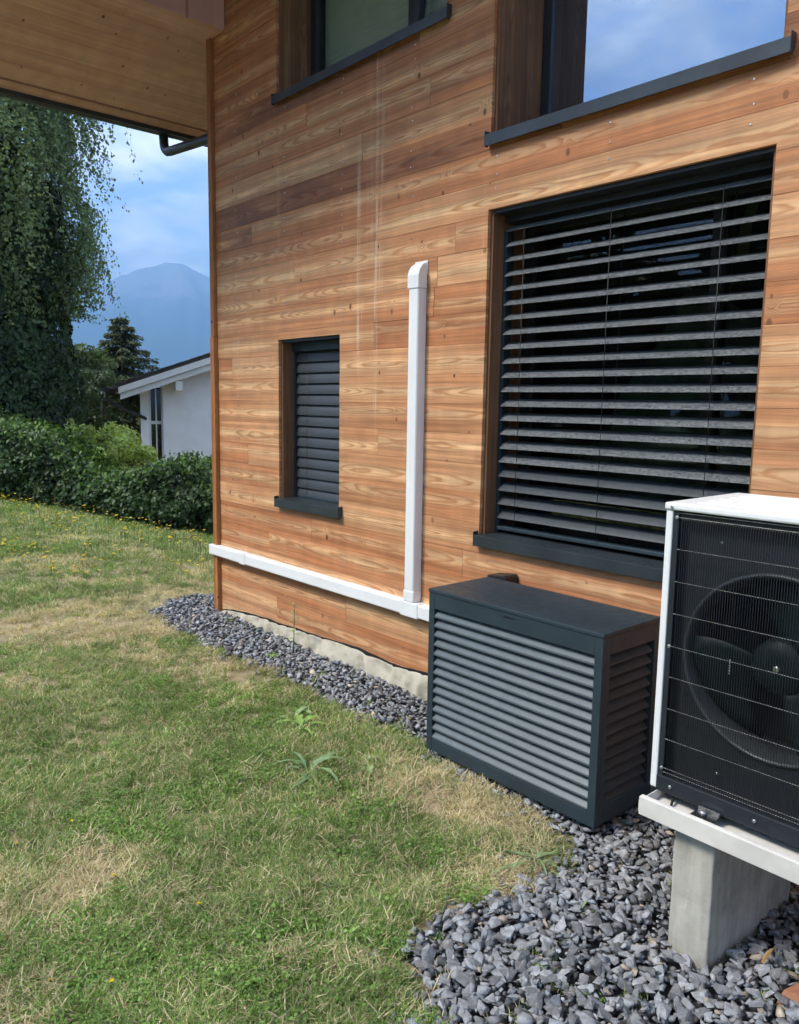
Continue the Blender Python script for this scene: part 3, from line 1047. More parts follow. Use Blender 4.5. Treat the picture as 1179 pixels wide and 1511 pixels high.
def rr(x0, x1, y0, y1, r=.008, n=4):
    """rounded rectangle, front corners only (y0 is the front)"""
    p = [(x1, y1), (x0, y1)]
    for t in np.linspace(math.pi, 1.5 * math.pi, n): p.append((x0 + r + r * math.cos(t), y0 + r + r * math.sin(t)))
    for t in np.linspace(1.5 * math.pi, 2 * math.pi, n): p.append((x1 - r + r * math.cos(t), y0 + r + r * math.sin(t)))
    return p


DXa, DXb, DY = -3.286, -3.208, -.060
MB().prism(rr(DXa, DXb, DY, -.002), 'z', .565, 2.265).build('riser', M['pvc'], duct)
MB().prism(rr(DXa + .004, DXb - .004, DY - .0016, DY + .01, .004), 'z', .602, 2.252).build('cover_strip', M['pvc'], duct)
# wall elbow at the top of the riser
el = MB()
w0, w1 = DXa - .005, DXb + .005
pr = []
prof = [(DY - .006, 2.255), (DY - .006, 2.325), (DY + .002, 2.352), (DY + .02, 2.376), (DY + .04, 2.388), (-.006, 2.392), (-.002, 2.392), (-.002, 2.255)]
el.prism(prof, 'x', w0, w1)
el.box(w0 - .006, w1 + .006, -.008, -.0015, 2.33, 2.402)
el.build('wall_elbow', M['pvc'], duct, bevel=.007)
hz0, hz1 = .453, .530
hp = [(-.002, hz1), (-.002, hz0)] + [(DY + .008 + .008 * math.cos(t), hz0 + .008 + .008 * math.sin(t)) for t in np.linspace(1.5 * math.pi, math.pi, 4)] + [(DY + .008 + .008 * math.cos(t), hz1 - .008 + .008 * math.sin(t)) for t in np.linspace(math.pi, .5 * math.pi, 4)]
MB().prism(hp, 'x', -5.578, -5.082).build('run', M['pvc'], duct)
MB().prism(hp, 'x', -5.0805, DXa - .03).build('run', M['pvc'], duct)
MB().prism(hp, 'x', DXb + .035, -2.40).build('run', M['pvc'], duct)
o = MB().box(-5.582, -5.5785, DY - .002, -.002, hz0 - .002, hz1 + .002).build('end_cap', M['pvc'], duct, bevel=.001)
tj = MB()
tj.box(DXa - .032, DXb + .040, DY - .004, -.0015, hz0 - .006, hz1 + .005)
tj.prism(rr(DXa - .005, DXb + .005, DY - .0035, -.0018), 'z', hz1 + .004, .600)
tj.build('tee_joint', M['pvc'], duct, bevel=.006)
MB().box(-5.12, -5.045, DY - .0025, -.003, hz0 - .003, hz1 + .003).build('joint_cover', M['pvc'], duct, bevel=.003)

# ------------------------------------------------------------------ geotextile strip at the wall foot
def strip(name, x0, x1, topf, botf, yoff, amp, mat, seed, thick=.003, flare=.055, ymax=-.010):
    mb = MB()
    n = int((x1 - x0) / .010); m = 10
    for i in range(n + 1):
        xx = x0 + (x1 - x0) * i / n
        for j in range(m + 1):
            v = j / m
            z = botf(xx) + (topf(xx) - botf(xx)) * v
            f = float(fbm(xx * 5.5, v * 1.2, seed, 3)) - .5
            g = abs(math.sin(xx * 17 + 3.0 * math.sin(xx * 4.1) + 1.3 * v)) ** 1.0 * (.4 + .9 * float(vnoise(xx * 3.1, 2, 33)))
            y = yoff - flare * (1 - v) ** 1.5 - amp * (f * 1.6 + (1 - g) ** 2 * 1.5) * (.30 + .70 * (1 - (2 * v - 1) ** 2))
            mb.v.append((xx, min(y, ymax), z))
    for i in range(n):
        for j in range(m):
            b = i * (m + 1) + j
            mb.f.append((b, b + m + 1, b + m + 2, b + 1)); mb.sm.append(True)
    o = mb.build(name, mat, None, origin=((x0 + x1) / 2, yoff, 0), fixn=False)
    md = o.modifiers.new('solid', 'SOLIDIFY'); md.thickness = thick
    return o


TOPX = [-5.5, -5.43, -5.1, -4.78, -4.31, -4.02, -3.75, -3.46, -3.13, -2.6, -1.0]
TOPZ = [.0, .021, .060, .080, .091, .112, .118, .100, .128, .12, .11]
top = lambda x: float(np.interp(x, TOPX, TOPZ)) + .010 * (float(fbm(x * 6, 0, 21, 2)) - .5)
o = strip('geotextile_strip', -5.50, -1.2, top, lambda x: -.035, -.012, .040, M['geotextile'], 5)
tag(o, 'cream geotextile strip with wavy edge along the foot of the wall', 'geotextile')
o = strip('drainage_mat', -5.49, -1.2, lambda x: top(x) + .006 + .020 * (float(fbm(x * 3.5, 3, 23, 3)) - .35), lambda x: top(x) - .03, -.0035, .0, M['sarking'], 6, .002, 0, -.002)
tag(o, 'black drainage mat edge peeking above the cream strip', 'drainage mat')

# ------------------------------------------------------------------ louvred cover box
BX0, BX1, BYF, BYB, BZ0, BZ1 = -2.562, -1.628, -.552, -.158, .048, .813
cover = empty('louvred_cover', ((BX0 + BX1) / 2, (BYF + BYB) / 2, BZ0), 'anthracite louvred metal box standing on the gravel against the wall', 'cover box')
fr = MB()
PW = .036
TT, BB = .090, .056
yb = BYF + .022
fr.box(BX0, BX0 + PW, BYF, yb, BZ0, BZ1 - .018)
fr.box(BX1 - PW, BX1, BYF, yb, BZ0, BZ1 - .018)
fr.box(BX0 + PW, BX1 - PW, BYF + .0004, yb, BZ1 - TT, BZ1 - .018)
fr.box(BX0 + PW, BX1 - PW, BYF + .0004, yb, BZ0, BZ0 + BB)
fr.build('front_frame', M['alu_dark'], cover, bevel=.002)
for sx in (0, 1):
    s_ = MB()
    xa, xb = (BX0, BX0 + .022) if sx == 0 else (BX1 - .022, BX1)
    e = .0006 if sx else -.0006
    s_.box(xa + .0003, xb - .0003, yb + .0005, yb + .030, BZ0, BZ1 - .018)
    s_.box(xa + .0003, xb - .0003, BYB - .036, BYB, BZ0, BZ1 - .018)
    s_.box(xa + .0006, xb - .0006, yb + .030, BYB - .036, BZ1 - TT, BZ1 - .018)
    s_.box(xa + .0006, xb - .0006, yb + .030, BYB - .036, BZ0, BZ0 + BB + .02)
    s_.build('side_frame', M['alu_dark'], cover, bevel=.002)
MB().box(BX0 - .003, BX1 + .003, BYF - .003, BYB + .003, BZ1 - .0172, BZ1).build('lid', M['alu_dark'], cover, bevel=.003)
MB().box(BX0 + .03, BX1 - .03, BYB - .02, BYB - .016, BZ0 + .03, BZ1 - .03).build('back_panel', M['dark_sheet'], cover)
NS = 14
za, zb = BZ0 + BB, BZ1 - TT
sp = (zb - za) / NS
# slat cross-section in (y,z): sloping face out and down, folded lips
def louvre_prof(sgn=-1):
    d, t = .042, .0025
    top = [(0.026, .024), (-.004, -.006), (-.004, -.014)]
    th = [(-.004 + t, -.014), (-.004 + t, -.007), (.026 + t, .023)]
    return top + th
ls = MB().prism(louvre_prof(), 'x', -(BX1 - BX0) / 2 + PW - .004, (BX1 - BX0) / 2 - PW + .004)
lm = ls.mesh('louvre_slat')
bm = bmesh.new(); bm.from_mesh(lm); bmesh.ops.recalc_face_normals(bm, faces=bm.faces); bm.to_mesh(lm); bm.free()
M['louvre'] = plain('louvre_skylit', (0.090, 0.112, 0.122), 0.36, 0.0, .06, 4.0, .05, 500)  # front slats paler than side slats: sky reflection put into the colour
lm.materials.append(M['louvre'])
for i in range(NS):
    inst('louvre_slat', lm, cover, ((BX0 + BX1) / 2, BYF + .006, za + sp * (i + .42)))
ls = MB()
ls.prism([(-p[0], p[1]) for p in louvre_prof()], 'y', -(BYB - BYF - .094) / 2, (BYB - BYF - .094) / 2)
lm2 = ls.mesh('side_slat')
bm = bmesh.new(); bm.from_mesh(lm2); bmesh.ops.recalc_face_normals(bm, faces=bm.faces); bm.to_mesh(lm2); bm.free()
lm2.materials.append(M['alu_dark'])
zs_ = np.linspace(BZ0 + BB + .035, BZ1 - TT - .03, 13)
for z in zs_:
    inst('side_slat', lm2, cover, (BX1 - .006, (BYF + BYB) / 2 - .003, z))
    inst('side_slat', lm2, cover, (BX0 + .006, (BYF + BYB) / 2 - .003, z), (0, 0, math.pi))
for xx in (BX0 + .07, BX1 - .07):
    for yy in (BYF + .06, BYB - .06):
        MB().tube([(xx, yy, -.02), (xx, yy, .03), (xx, yy, BZ0 + .002)], [.022, .020, .010], 10).build('foot', M['black'], cover)
em = MB()
em.box(-2.110, -2.100, BYF - .0012, BYF - .0004, .772, .782)
for q, (a, b) in enumerate(((-2.096, -2.090), (-2.088, -2.082), (-2.080, -2.076), (-2.074, -2.067), (-2.065, -2.060), (-2.058, -2.052))):
    em.box(a, b, BYF - .0010, BYF - .0004, .774, .7785 + .002 * (q % 2))
em.build('emblem', M['black'], cover)

# black bracket between the box and the wall
br = MB()
prof = [(-2.62 + .0, .62), (-2.50, .62), (-2.50, .800)] + [(-2.515 + .015 * math.cos(t), .800 + .015 * math.sin(t)) for t in np.linspace(0, math.pi / 2, 5)] + [(-2.62, .805)]
br.prism(prof, 'y', -.10, -.004)
o = br.build('wall_bracket', M['black'], None, origin=(-2.56, -.05, .62), bevel=.004)
tag(o, 'small black box on the wall just behind the louvred cover', 'bracket')

# ------------------------------------------------------------------ heat pump
HX0, HX1, HYF, HYB, HZ0, HZ1 = -1.236, -.14, -.850, -.405, .474, 1.366
pump = empty('heat_pump', (-.70, -.63, HZ0), 'white cased heat pump with black wire grille and fan, cut by the frame', 'heat pump')
MB().box(HX0, HX0 + .022, HYF, HYB, HZ0 + .0, HZ1 - .022).build('side_panel', M['white_sheet'], pump, bevel=.004)
MB().box(HX1 - .022, HX1, HYF, HYB, HZ0, HZ1 - .022).build('side_panel', M['white_sheet'], pump, bevel=.004)
tp = MB()
tp.box(HX0 - .004, HX1 + .004, HYF - .006, HYB + .004, HZ1 - .022, HZ1)
tp.build('top_panel', M['white_sheet'], pump, bevel=.006)
for yy in np.linspace(HYF + .06, HYB - .05, 6):
    MB().prism([(yy - .012, HZ1 - .0005), (yy - .007, HZ1 + .0035), (yy + .007, HZ1 + .0035), (yy + .012, HZ1 - .0005)], 'x', HX0 + .07, HX1 - .07).build('top_rib', M['white_sheet'], pump)
ifr = MB()
for xa in (HX0 + .0225, HX1 - .0405):
    ifr.box(xa, xa + .018, HYF + .003, HYB, HZ0 + .03, HZ1 - .0225)
ifr.box(HX0 + .0225, HX1 - .0225, HYF - .003, HYF + .05, HZ0 - .004, HZ0 + .046)
ifr.box(HX0 + .041, HX1 - .041, HYF + .012, HYF + .05, HZ1 - .05, HZ1 - .0228)
ifr.build('inner_frame', M['dark_sheet'], pump, bevel=.002)
FC = Vector((-.905, 0, .925)); FR = .262
fp = MB()
N = 48
yp = HYF + .045
rx0, rx1, rz0, rz1 = HX0 + .041, HX1 - .041, HZ0 + .046, HZ1 - .05
ring = []; outer = []
for k in range(N):
    a = 2 * math.pi * k / N
    c, s = math.cos(a), math.sin(a)
    ring.append((FC.x + FR * c, yp, FC.z + FR * s))
    t = min((rx1 - FC.x) / c if c > 1e-9 else 1e9, (rx0 - FC.x) / c if c < -1e-9 else 1e9, (rz1 - FC.z) / s if s > 1e-9 else 1e9, (rz0 - FC.z) / s if s < -1e-9 else 1e9)
    outer.append((FC.x + t * c, yp, FC.z + t * s))
fp.poly(ring + outer, [(k, (k + 1) % N, N + (k + 1) % N, N + k) for k in range(N)])
# fill the rectangle corners
for (cx, cz) in ((rx0, rz0), (rx1, rz0), (rx1, rz1), (rx0, rz1)):
    for k in range(N):
        p, q = outer[k], outer[(k + 1) % N]
        if abs(p[0] - q[0]) > 1e-6 and abs(p[2] - q[2]) > 1e-6 and min(p[0], q[0]) <= cx <= max(p[0], q[0]) and min(p[2], q[2]) <= cz <= max(p[2], q[2]):
            fp.poly([p, (cx, yp, cz), q], [(0, 1, 2)])
fpo = fp.build('front_panel', M['dark_sheet'], pump)
md = fpo.modifiers.new('solid', 'SOLIDIFY'); md.thickness = .004; md.offset = 0
shr = MB()
prf = [(FR + .010, yp - .003), (FR + .006, yp - .010), (FR + .001, yp - .010), (FR - .004, yp - .002), (FR - .008, yp + .15), (FR + .004, yp + .15)]
pts = []
for k in range(N):
    a = 2 * math.pi * k / N
    for (r_, y_) in prf: pts.append((FC.x + r_ * math.cos(a), y_, FC.z + r_ * math.sin(a)))
m = len(prf)
shr.poly(pts, [(k * m + j, k * m + (j + 1) % m, ((k + 1) % N) * m + (j + 1) % m, ((k + 1) % N) * m + j) for k in range(N) for j in range(m)], True)
shr.build('fan_shroud', plain('grey_shroud', (0.045, 0.052, 0.056), .40, spec=.45), pump)
M['fan'] = plain('fan_plastic', (0.006, 0.012, 0.013), .55, spec=.22)
fan = MB().tube([(FC.x, yp + .13, FC.z), (FC.x, yp + .035, FC.z), (FC.x, yp + .022, FC.z), (FC.x, yp + .018, FC.z)], [.082, .080, .070, .03], 28).build('fan', M['fan'], pump)
MB().disc((FC.x, yp + .017, FC.z), (0, -1, 0), .010, .010, 10).build('hub_nut', M['zinc'], fan)
for b in range(3):
    bl = MB()
    n1, n2 = 7, 8
    for i in range(n1 + 1):
        r_ = .07 + (.245 - .07) * i / n1
        span = R(62 + 22 * i / n1)
        a0 = R(b * 120 + 75) + .30 * (i / n1) ** 1.6
        for j in range(n2 + 1):
            w = j / n2
            a = a0 + span * (w - .5)
            y_ = yp + .055 + .085 * (w - .5) * (.6 + .5 * i / n1) - .012 * math.sin(math.pi * w)
            bl.v.append((FC.x + r_ * math.cos(a), y_, FC.z + r_ * math.sin(a)))
    for i in range(n1):
        for j in range(n2):
            q = i * (n2 + 1) + j
            bl.f.append((q, q + 1, q + n2 + 2, q + n2 + 1)); bl.sm.append(True)
    bo = bl.build('blade', M['fan'], fan, fixn=False)
    md = bo.modifiers.new('solid', 'SOLIDIFY'); md.thickness = .004
for q, zz in enumerate((.880, .888, .896, .904, .912, .920)):
    MB().disc((FC.x - .135, yp + .020, zz - .005), (0, -1, 0), .0028, .003, 6).build('rivet', M['zinc'], fan)
MB().box(HX0 + .045, HX1 - .045, HYB - .06, HYB - .03, HZ0 + .04, HZ1 - .06).build('heat_exchanger', plain('dark_fins', (0.02, 0.03, 0.03), .5), pump)
# wire grille: thin upright wires, spaced cross wires
gr = empty('grille', (-.70, HYF, HZ0 + .03), parent=pump)
vw = MB()
xx = HX0 + .052
while xx < HX1 - .05:
    h = .0011
    yy = HYF + .002
    pts_ = [(xx, yy, HZ0 + .050), (xx, yy, HZ1 - .052), (xx, yy + .012, HZ1 - .036), (xx, yy + .03, HZ1 - .032)]
    vw.tube(pts_, h, 4, smooth=True, caps=False)
    xx += .0073
o = vw.build('upright_wires', M['wire'], gr, fixn=False)
o['kind'] = 'stuff'
M['crosswire'] = plain('lit_grille_wire', (0.30, 0.30, 0.28), .45, .2, .35, 60)  # grey instead of black: lit highlights of the cross wires painted in
for z in (1.337, 1.323, 1.228, 1.130, 1.032, .931, .835, .735, .638, .545, .532):
    MB().tube([(HX0 + .034, HYF + .0045, z), (HX1 - .034, HYF + .0045, z)], .0012, 5).build('cross_wire', M['crosswire'], gr)
for z in (1.323, .931, .545):
    for xx in (HX0 + .036, HX1 - .036):
        MB().disc((xx, HYF + .003, z), (0, -1, 0), .0055, .006, 10).build('screw', M['zinc'], pump)
for xx in (HX0 + .07, HX0 + .33):
    MB().disc((xx, HYF - .003, HZ0 + .022), (0, -1, 0), .0055, .005, 10).build('screw', M['zinc'], pump)
MB().disc((HX0 + .022, HYF - .006, HZ1 - .013), (0, -1, 0), .005, .003, 10).build('screw', M['zinc'], pump)
MB().disc((-1.075, HYF + .035, 1.262), (0, -1, 0), .004, .003, 8).build('screw', M['zinc'], pump)
MB().disc((-1.04, HYF + .035, .575), (0, -1, 0), .004, .003, 8).build('screw', M['zinc'], pump)
# foot bracket with bolt and rubber pad
for xx in (-1.035, -.30):
    ft = MB()
    ft.box(xx - .035, xx + .035, HYF - .062, HYF + .05, .462, .468)
    ft.box(xx - .035, xx + .035, HYF - .002, HYF + .004, .4681, .474)
    fo = ft.build('foot_bracket', M['black'], pump, bevel=.001)
    MB().disc((xx - .005, HYF - .036, .468), (0, 0, 1), .011, .014, 6).build('bolt', M['zinc'], fo)
    MB().box(xx - .030, xx + .034, HYF - .018, HYF - .010, .4682, .480).build('plate', M['zinc'], fo)
    MB().tube([(xx, HYF - .036, .4405), (xx, HYF - .036, .4615)], .017, 12).build('rubber_pad', M['rubber'], fo)

# mounting rail
RYF = -.952
rl = MB()
RX0, RX1 = -1.206, -.02
rl.box(RX0, RX1, RYF, -.62, .4335, .4395)                      # floor
rl.box(RX0, RX1, RYF - .006, RYF - .0004, .428, .486)          # front lip
rl.box(RX0, RX1, RYF, RYF + .014, .4800, .486)
rl.box(RX0, RX1, -.6195, -.614, .428, .486)
rl.box(RX0 - .005, RX0 - .0004, RYF, -.62, .4335, .470)
o = rl.build('mounting_rail', M['rail'], None, origin=(-.6, -.78, .43), bevel=.003)
tag(o, 'cream metal mounting rail under the heat pump on a concrete block', 'rail')

# cable loop
pts = [(-1.16, -.80, .474), (-1.162, -.835, .462), (-1.150, -.868, .447), (-1.12, -.89, .4435), (-1.075, -.905, .4465), (-1.05, -.90, .452), (-1.03, -.87, .455)]
o = MB().tube(pts, .0042, 8).build('cable', M['rubber'], None, origin=(-1.1, -.87, .4435))
tag(o, 'short black cable looping on the cream rail below the heat pump', 'cable')

# concrete block
cb = MB()
cx0, cx1, cy0, cy1 = -1.108, -.982, -.918, -.38
NZ, NA = 14, 0
cb.prism([(cx0, cy0), (cx1, cy0), (cx1 + .012, cy1), (cx0 - .004, cy1)], 'z', -.12, .4285)
o = cb.build('concrete_block', M['concrete'], None, origin=(-1.045, -.65, -.05))
bm = bmesh.new(); bm.from_mesh(o.data)
bmesh.ops.subdivide_edges(bm, edges=bm.edges[:], cuts=14, use_grid_fill=True)
for v in bm.verts:
    n_ = float(fbm(v.co.x * 30 + v.co.z * 11, v.co.y * 30 + v.co.z * 23, 4, 3)) - .5
    v.co.x += n_ * .005; v.co.y += n_ * .004
bm.to_mesh(o.data); bm.free()
md = o.modifiers.new('bevel', 'BEVEL'); md.width = .006; md.segments = 2; md.limit_method = 'ANGLE'; md.angle_limit = R(50)
tag(o, 'upright grey concrete block carrying the cream rail, set in gravel', 'concrete block')

# ------------------------------------------------------------------ gravel
def stone_variants(n):
    out = []
    for i in range(n):
        bm = bmesh.new()
        k = random.randint(9, 14)
        ax = (1.0, random.uniform(.55, .85), random.uniform(.30, .55))
        for _ in range(k):
            v = Vector((random.gauss(0, 1), random.gauss(0, 1), random.gauss(0, 1))).normalized() * random.uniform(.75, 1.0)
            bm.verts.new((v.x * ax[0], v.y * ax[1], v.z * ax[2]))
        bmesh.ops.convex_hull(bm, input=bm.verts)
        bmesh.ops.delete(bm, geom=[v for v in bm.verts if not v.link_faces], context='VERTS')
        bmesh.ops.triangulate(bm, faces=bm.faces)
        bm.verts.index_update()
        V = np.array([v.co[:] for v in bm.verts]); T = np.array([[v.index for v in f.verts] for f in bm.faces])
        bm.free()
        out.append((V, T))
    return out


def rotmats(n, flat=.45):
    a = rng.uniform(0, 2 * np.pi, n); b = rng.normal(0, flat, n); c = rng.normal(0, flat, n)
    ca, sa, cb_, sb, cc, sc_ = np.cos(a), np.sin(a), np.cos(b), np.sin(b), np.cos(c), np.sin(c)
    Rz = np.zeros((n, 3, 3)); Rz[:, 0, 0] = ca; Rz[:, 0, 1] = -sa; Rz[:, 1, 0] = sa; Rz[:, 1, 1] = ca; Rz[:, 2, 2] = 1
    Rx = np.zeros((n, 3, 3)); Rx[:, 0, 0] = 1; Rx[:, 1, 1] = cb_; Rx[:, 1, 2] = -sb; Rx[:, 2, 1] = sb; Rx[:, 2, 2] = cb_
    Ry = np.zeros((n, 3, 3)); Ry[:, 1, 1] = 1; Ry[:, 0, 0] = cc; Ry[:, 0, 2] = sc_; Ry[:, 2, 0] = -sc_; Ry[:, 2, 2] = cc
    return Rx @ Ry @ Rz


def build_gravel():
    xs, ys, ss, ly = [], [], [], []

    def scatter(x0, x1, y0, y1, step, smin, smax, layers, keep=None):
        for L_ in range(layers):
            gx, gy = np.meshgrid(np.arange(x0, x1, step), np.arange(y0, y1, step))
            gx = gx.ravel() + rng.uniform(-.5, .5, gx.size) * step; gy = gy.ravel() + rng.uniform(-.5, .5, gy.size) * step
            jx = gx + (fbm(gx * 9, gy * 9, 41, 2) - .5) * .16 + rng.normal(0, .02, gx.size); jy = gy + (fbm(gx * 9, gy * 9, 47, 2) - .5) * .16 + rng.normal(0, .02, gx.size)
            m = inpoly(jx, jy, GRAVEL)
            if keep is not None: m &= keep(gx, gy)
            gx, gy = gx[m], gy[m]
            xs.append(gx); ys.append(gy)
            u = rng.uniform(0, 1, gx.size) ** 2.0
            ss.append(smin + (smax - smin) * u); ly.append(np.full(gx.size, L_))
    fore = lambda x, y: (x > -1.75)
    strip_ = lambda x, y: (x <= -1.75) & (y < 0.0) | (x < -5.5) & (y < .6)
    scatter(-6.1, -1.7, -.65, .6, .031, .015, .036, 2, strip_)
    scatter(-1.8, .0, -1.9, .0, .033, .012, .041, 3, fore)
    scatter(0.0, .95, -2.4, .0, .045, .016, .041, 2, fore); scatter(-1.8, .0, -2.4, -1.9, .045, .016, .041, 2, fore)
    # strays in the grass
    n = 520
    t = rng.integers(0, len(GRAVEL) - 6, n)
    gp = np.array(GRAVEL)
    f = rng.uniform(0, 1, n)
    p = gp[t] * (1 - f[:, None]) + gp[t + 1] * f[:, None] + rng.normal(0, .09, (n, 2))
    xs.append(p[:, 0]); ys.append(p[:, 1]); ss.append(rng.uniform(.012, .03, n)); ly.append(np.zeros(n))
    x = np.concatenate(xs); y = np.concatenate(ys); s = np.concatenate(ss); l = np.concatenate(ly)
    ok = ~((x > cx0 - .01) & (x < cx1 + .01) & (y > cy0 - .01) & (y < cy1)) & ~((y > -.045) & (x > HX - .06))
    x, y, s, l = x[ok], y[ok], s[ok], l[ok]
    heap = .010 * np.clip((x + 1.7) / .5, 0, 1) + .012 * fbm(x * 4, y * 4, 61, 2)
    z = ground_z(x, y) - .012 + heap + np.minimum(l, 1) * .013 + (l > 1) * .006 - (l > 1) * (s * .2) + s * .25 + rng.uniform(-.004, .006, x.size)
    n = x.size
    var = stone_variants(18)
    vi = rng.integers(0, 18, n)
    RM = rotmats(n, .42)
    val = rng.normal(.185, .070, n).clip(.06, .45)
    val = val * np.where(x < -1.8, 1.38, 1.16)
    warm = rng.normal(0, .035, n)
    brown = rng.uniform(0, 1, n) > .955
    rgb = np.stack([val * (0.95 + warm), val * .98, val * (1.03 - warm)], 1)
    rgb[brown] = val[brown][:, None] * np.array([1.5, 1.25, .95])
    bed = MB()
    # base sheet under the stones
    pts2 = [(p[0], p[1]) for p in GRAVEL]
    bmx = bmesh.new()
    f_ = bmx.faces.new([bmx.verts.new((p[0], p[1], 0)) for p in pts2])
    bmesh.ops.triangulate(bmx, faces=bmx.faces)
    bmesh.ops.subdivide_edges(bmx, edges=bmx.edges[:], cuts=5, use_grid_fill=True)
    for v in bmx.verts: v.co.z = float(ground_z(v.co.x, v.co.y)) - .014
    me = bpy.data.meshes.new('gravel_bed'); bmx.to_mesh(me); bmx.free()
    gb = bpy.data.objects.new('gravel_bed', me); COL.objects.link(gb)
    me.materials.append(plain('dark_grit', (.035, .035, .037), .95, 0, .3, 40))
    tag(gb, 'bed of blue grey slate gravel along the wall and under the heat pump', kind='structure')
    # the 300 largest in view become single stones
    d = np.stack([x, y, z], 1) - np.array(CAM)
    dep = d @ np.array(F); u = d @ np.array(RR) / dep * 1173.27 + 589.5; v = -(d @ np.array(UU)) / dep * 1173.27 + 755.5
    vis = (u > 5) & (u < 1174) & (v < 1505) & (v > 0) & (l >= 1) & ~((x > BX0) & (x < BX1) & (y > BYF)) & (y < -.40)
    score = np.where(vis, s / dep, 0)
    order = np.argsort(-score)
    single = order[:300]
    vm = []
    for k, (V, T) in enumerate(var):
        me = bpy.data.meshes.new('stone'); me.from_pydata([tuple(q) for q in V], [], [tuple(int(w) for w in q) for q in T])
        a = me.color_attributes.new('tint', 'FLOAT_COLOR', 'POINT')
        c = np.ones((len(V), 4), np.float32); c[:, :3] = np.array([.200, .202, .208])
        a.data.foreach_set('color', c.ravel()); me.materials.append(M['stone']); vm.append(me)
    for i in single:
        m = Matrix(RM[i].tolist()).to_euler()
        o = inst('stone', vm[vi[i]], gb, (x[i], y[i], z[i]), m, (s[i], s[i], s[i]))
        o['tone'] = float(np.clip((val[i] / .175 - .75) / .8, 0, 1))
    keep = np.ones(n, bool); keep[single] = False
    VV, TT_, CC = [], [], []
    base = 0
    for k, (V, T) in enumerate(var):
        idx = np.where(keep & (vi == k))[0]
        if not len(idx): continue
        P = np.einsum('nij,vj->nvi', RM[idx], V) * s[idx][:, None, None] + np.stack([x[idx], y[idx], z[idx]], 1)[:, None, :]
        VV.append(P.reshape(-1, 3))
        tt = (T[None] + (np.arange(len(idx)) * len(V))[:, None, None]).reshape(-1, 3) + base
        TT_.append(tt); CC.append(np.repeat(rgb[idx], len(V), 0))
        base += len(idx) * len(V)
    o = np_mesh('loose_gravel', np.concatenate(VV), faces_tri=np.concatenate(TT_), mat=M['stone'], parent=gb, color=np.concatenate(CC))
    o['kind'] = 'stuff'; o['tone'] = .31
    return n


print('stones', build_gravel())


# ------------------------------------------------------------------ grass
def unit(v):
    return v / (np.linalg.norm(v, axis=1, keepdims=True) + 1e-9)


# (px, py, radius px, strength): straw patches (+) and lush patches (-) read off the lawn
PATCH = [(270, 905, 110, .9), (120, 930, 110, .5), (380, 985, 70, .5), (620, 1150, 90, .9), (760, 1185, 90, .8), (150, 1290, 110, .8), (520, 1180, 80, .4), (330, 1310, 120, .5),
         (850, 1260, 50, .6), (60, 820, 130, .5), (230, 830, 120, .35), (440, 1440, 90, .7), (120, 1440, 90, .35), (640, 1300, 120, .3), (300, 980, 60, .3), (760, 1290, 70, .3),
         (70, 1080, 160, -.7), (60, 765, 130, -.8), (210, 790, 110, -.5), (120, 1000, 120, -.3), (230, 1040, 120, -.5), (450, 1075, 90, -.7), (450, 1280, 90, -.45), (250, 1180, 110, -.4), (560, 1400, 90, -.35), (220, 1380, 80, -.4), (40, 1200, 90, -.5), (330, 1130, 90, -.5)]


def dryness(x, y):
    d = (fbm(x * 1.5, y * 1.5, 71, 4) - .5) * 2.2 + .09
    d += (fbm(x * 6, y * 6, 75, 3) - .5) * 1.0
    for px, py, r, s in PATCH:
        c = atz(px, py, 0.0); e = atz(px + r, py, 0.0); f = atz(px, py + r * .5, 0)
        rx = max(abs((e - c).length), .05); ry = max((f - c).length, .05)
        ax = (e - c).normalized(); ay = (f - c).normalized()
        dx = x - c.x; dy = y - c.y
        u = (dx * ax.x + dy * ax.y) / rx; v = (dx * ay.x + dy * ay.y) / ry
        d = d + s * np.exp(-(u * u + v * v) * 1.1)
    return np.clip(d, 0, 1)


HA = Vector((-13.5, .57)); HB = Vector((-10.6, 2.42))
HT = (HB - HA).normalized(); HN = Vector((-HT.y, HT.x))      # HN points away from the camera


def hedge_side(x, y):
    return (x - HA.x) * HN.x + (y - HA.y) * HN.y


def leaf_cards(P, axis, nrm, L, W, col, fold=.18):
    """rhombic leaves folded along the midrib: base, left, tip, right"""
    n = len(P)
    axis = unit(axis); side = unit(np.cross(axis, nrm)); nn = np.cross(side, axis)
    L = L[:, None]; W = W[:, None]
    v0 = P
    v2 = P + axis * L
    mid = P + axis * L * .45
    v1 = mid - side * W * .5 + nn * W * fold
    v3 = mid + side * W * .5 + nn * W * fold
    V = np.stack([v0, v1, v2, v3], 1).reshape(-1, 3)
    b = np.arange(n)[:, None] * 4
    T = np.concatenate([b + np.array([0, 2, 1]), b + np.array([0, 3, 2])], 0)
    return V, T, np.repeat(col, 4, 0)



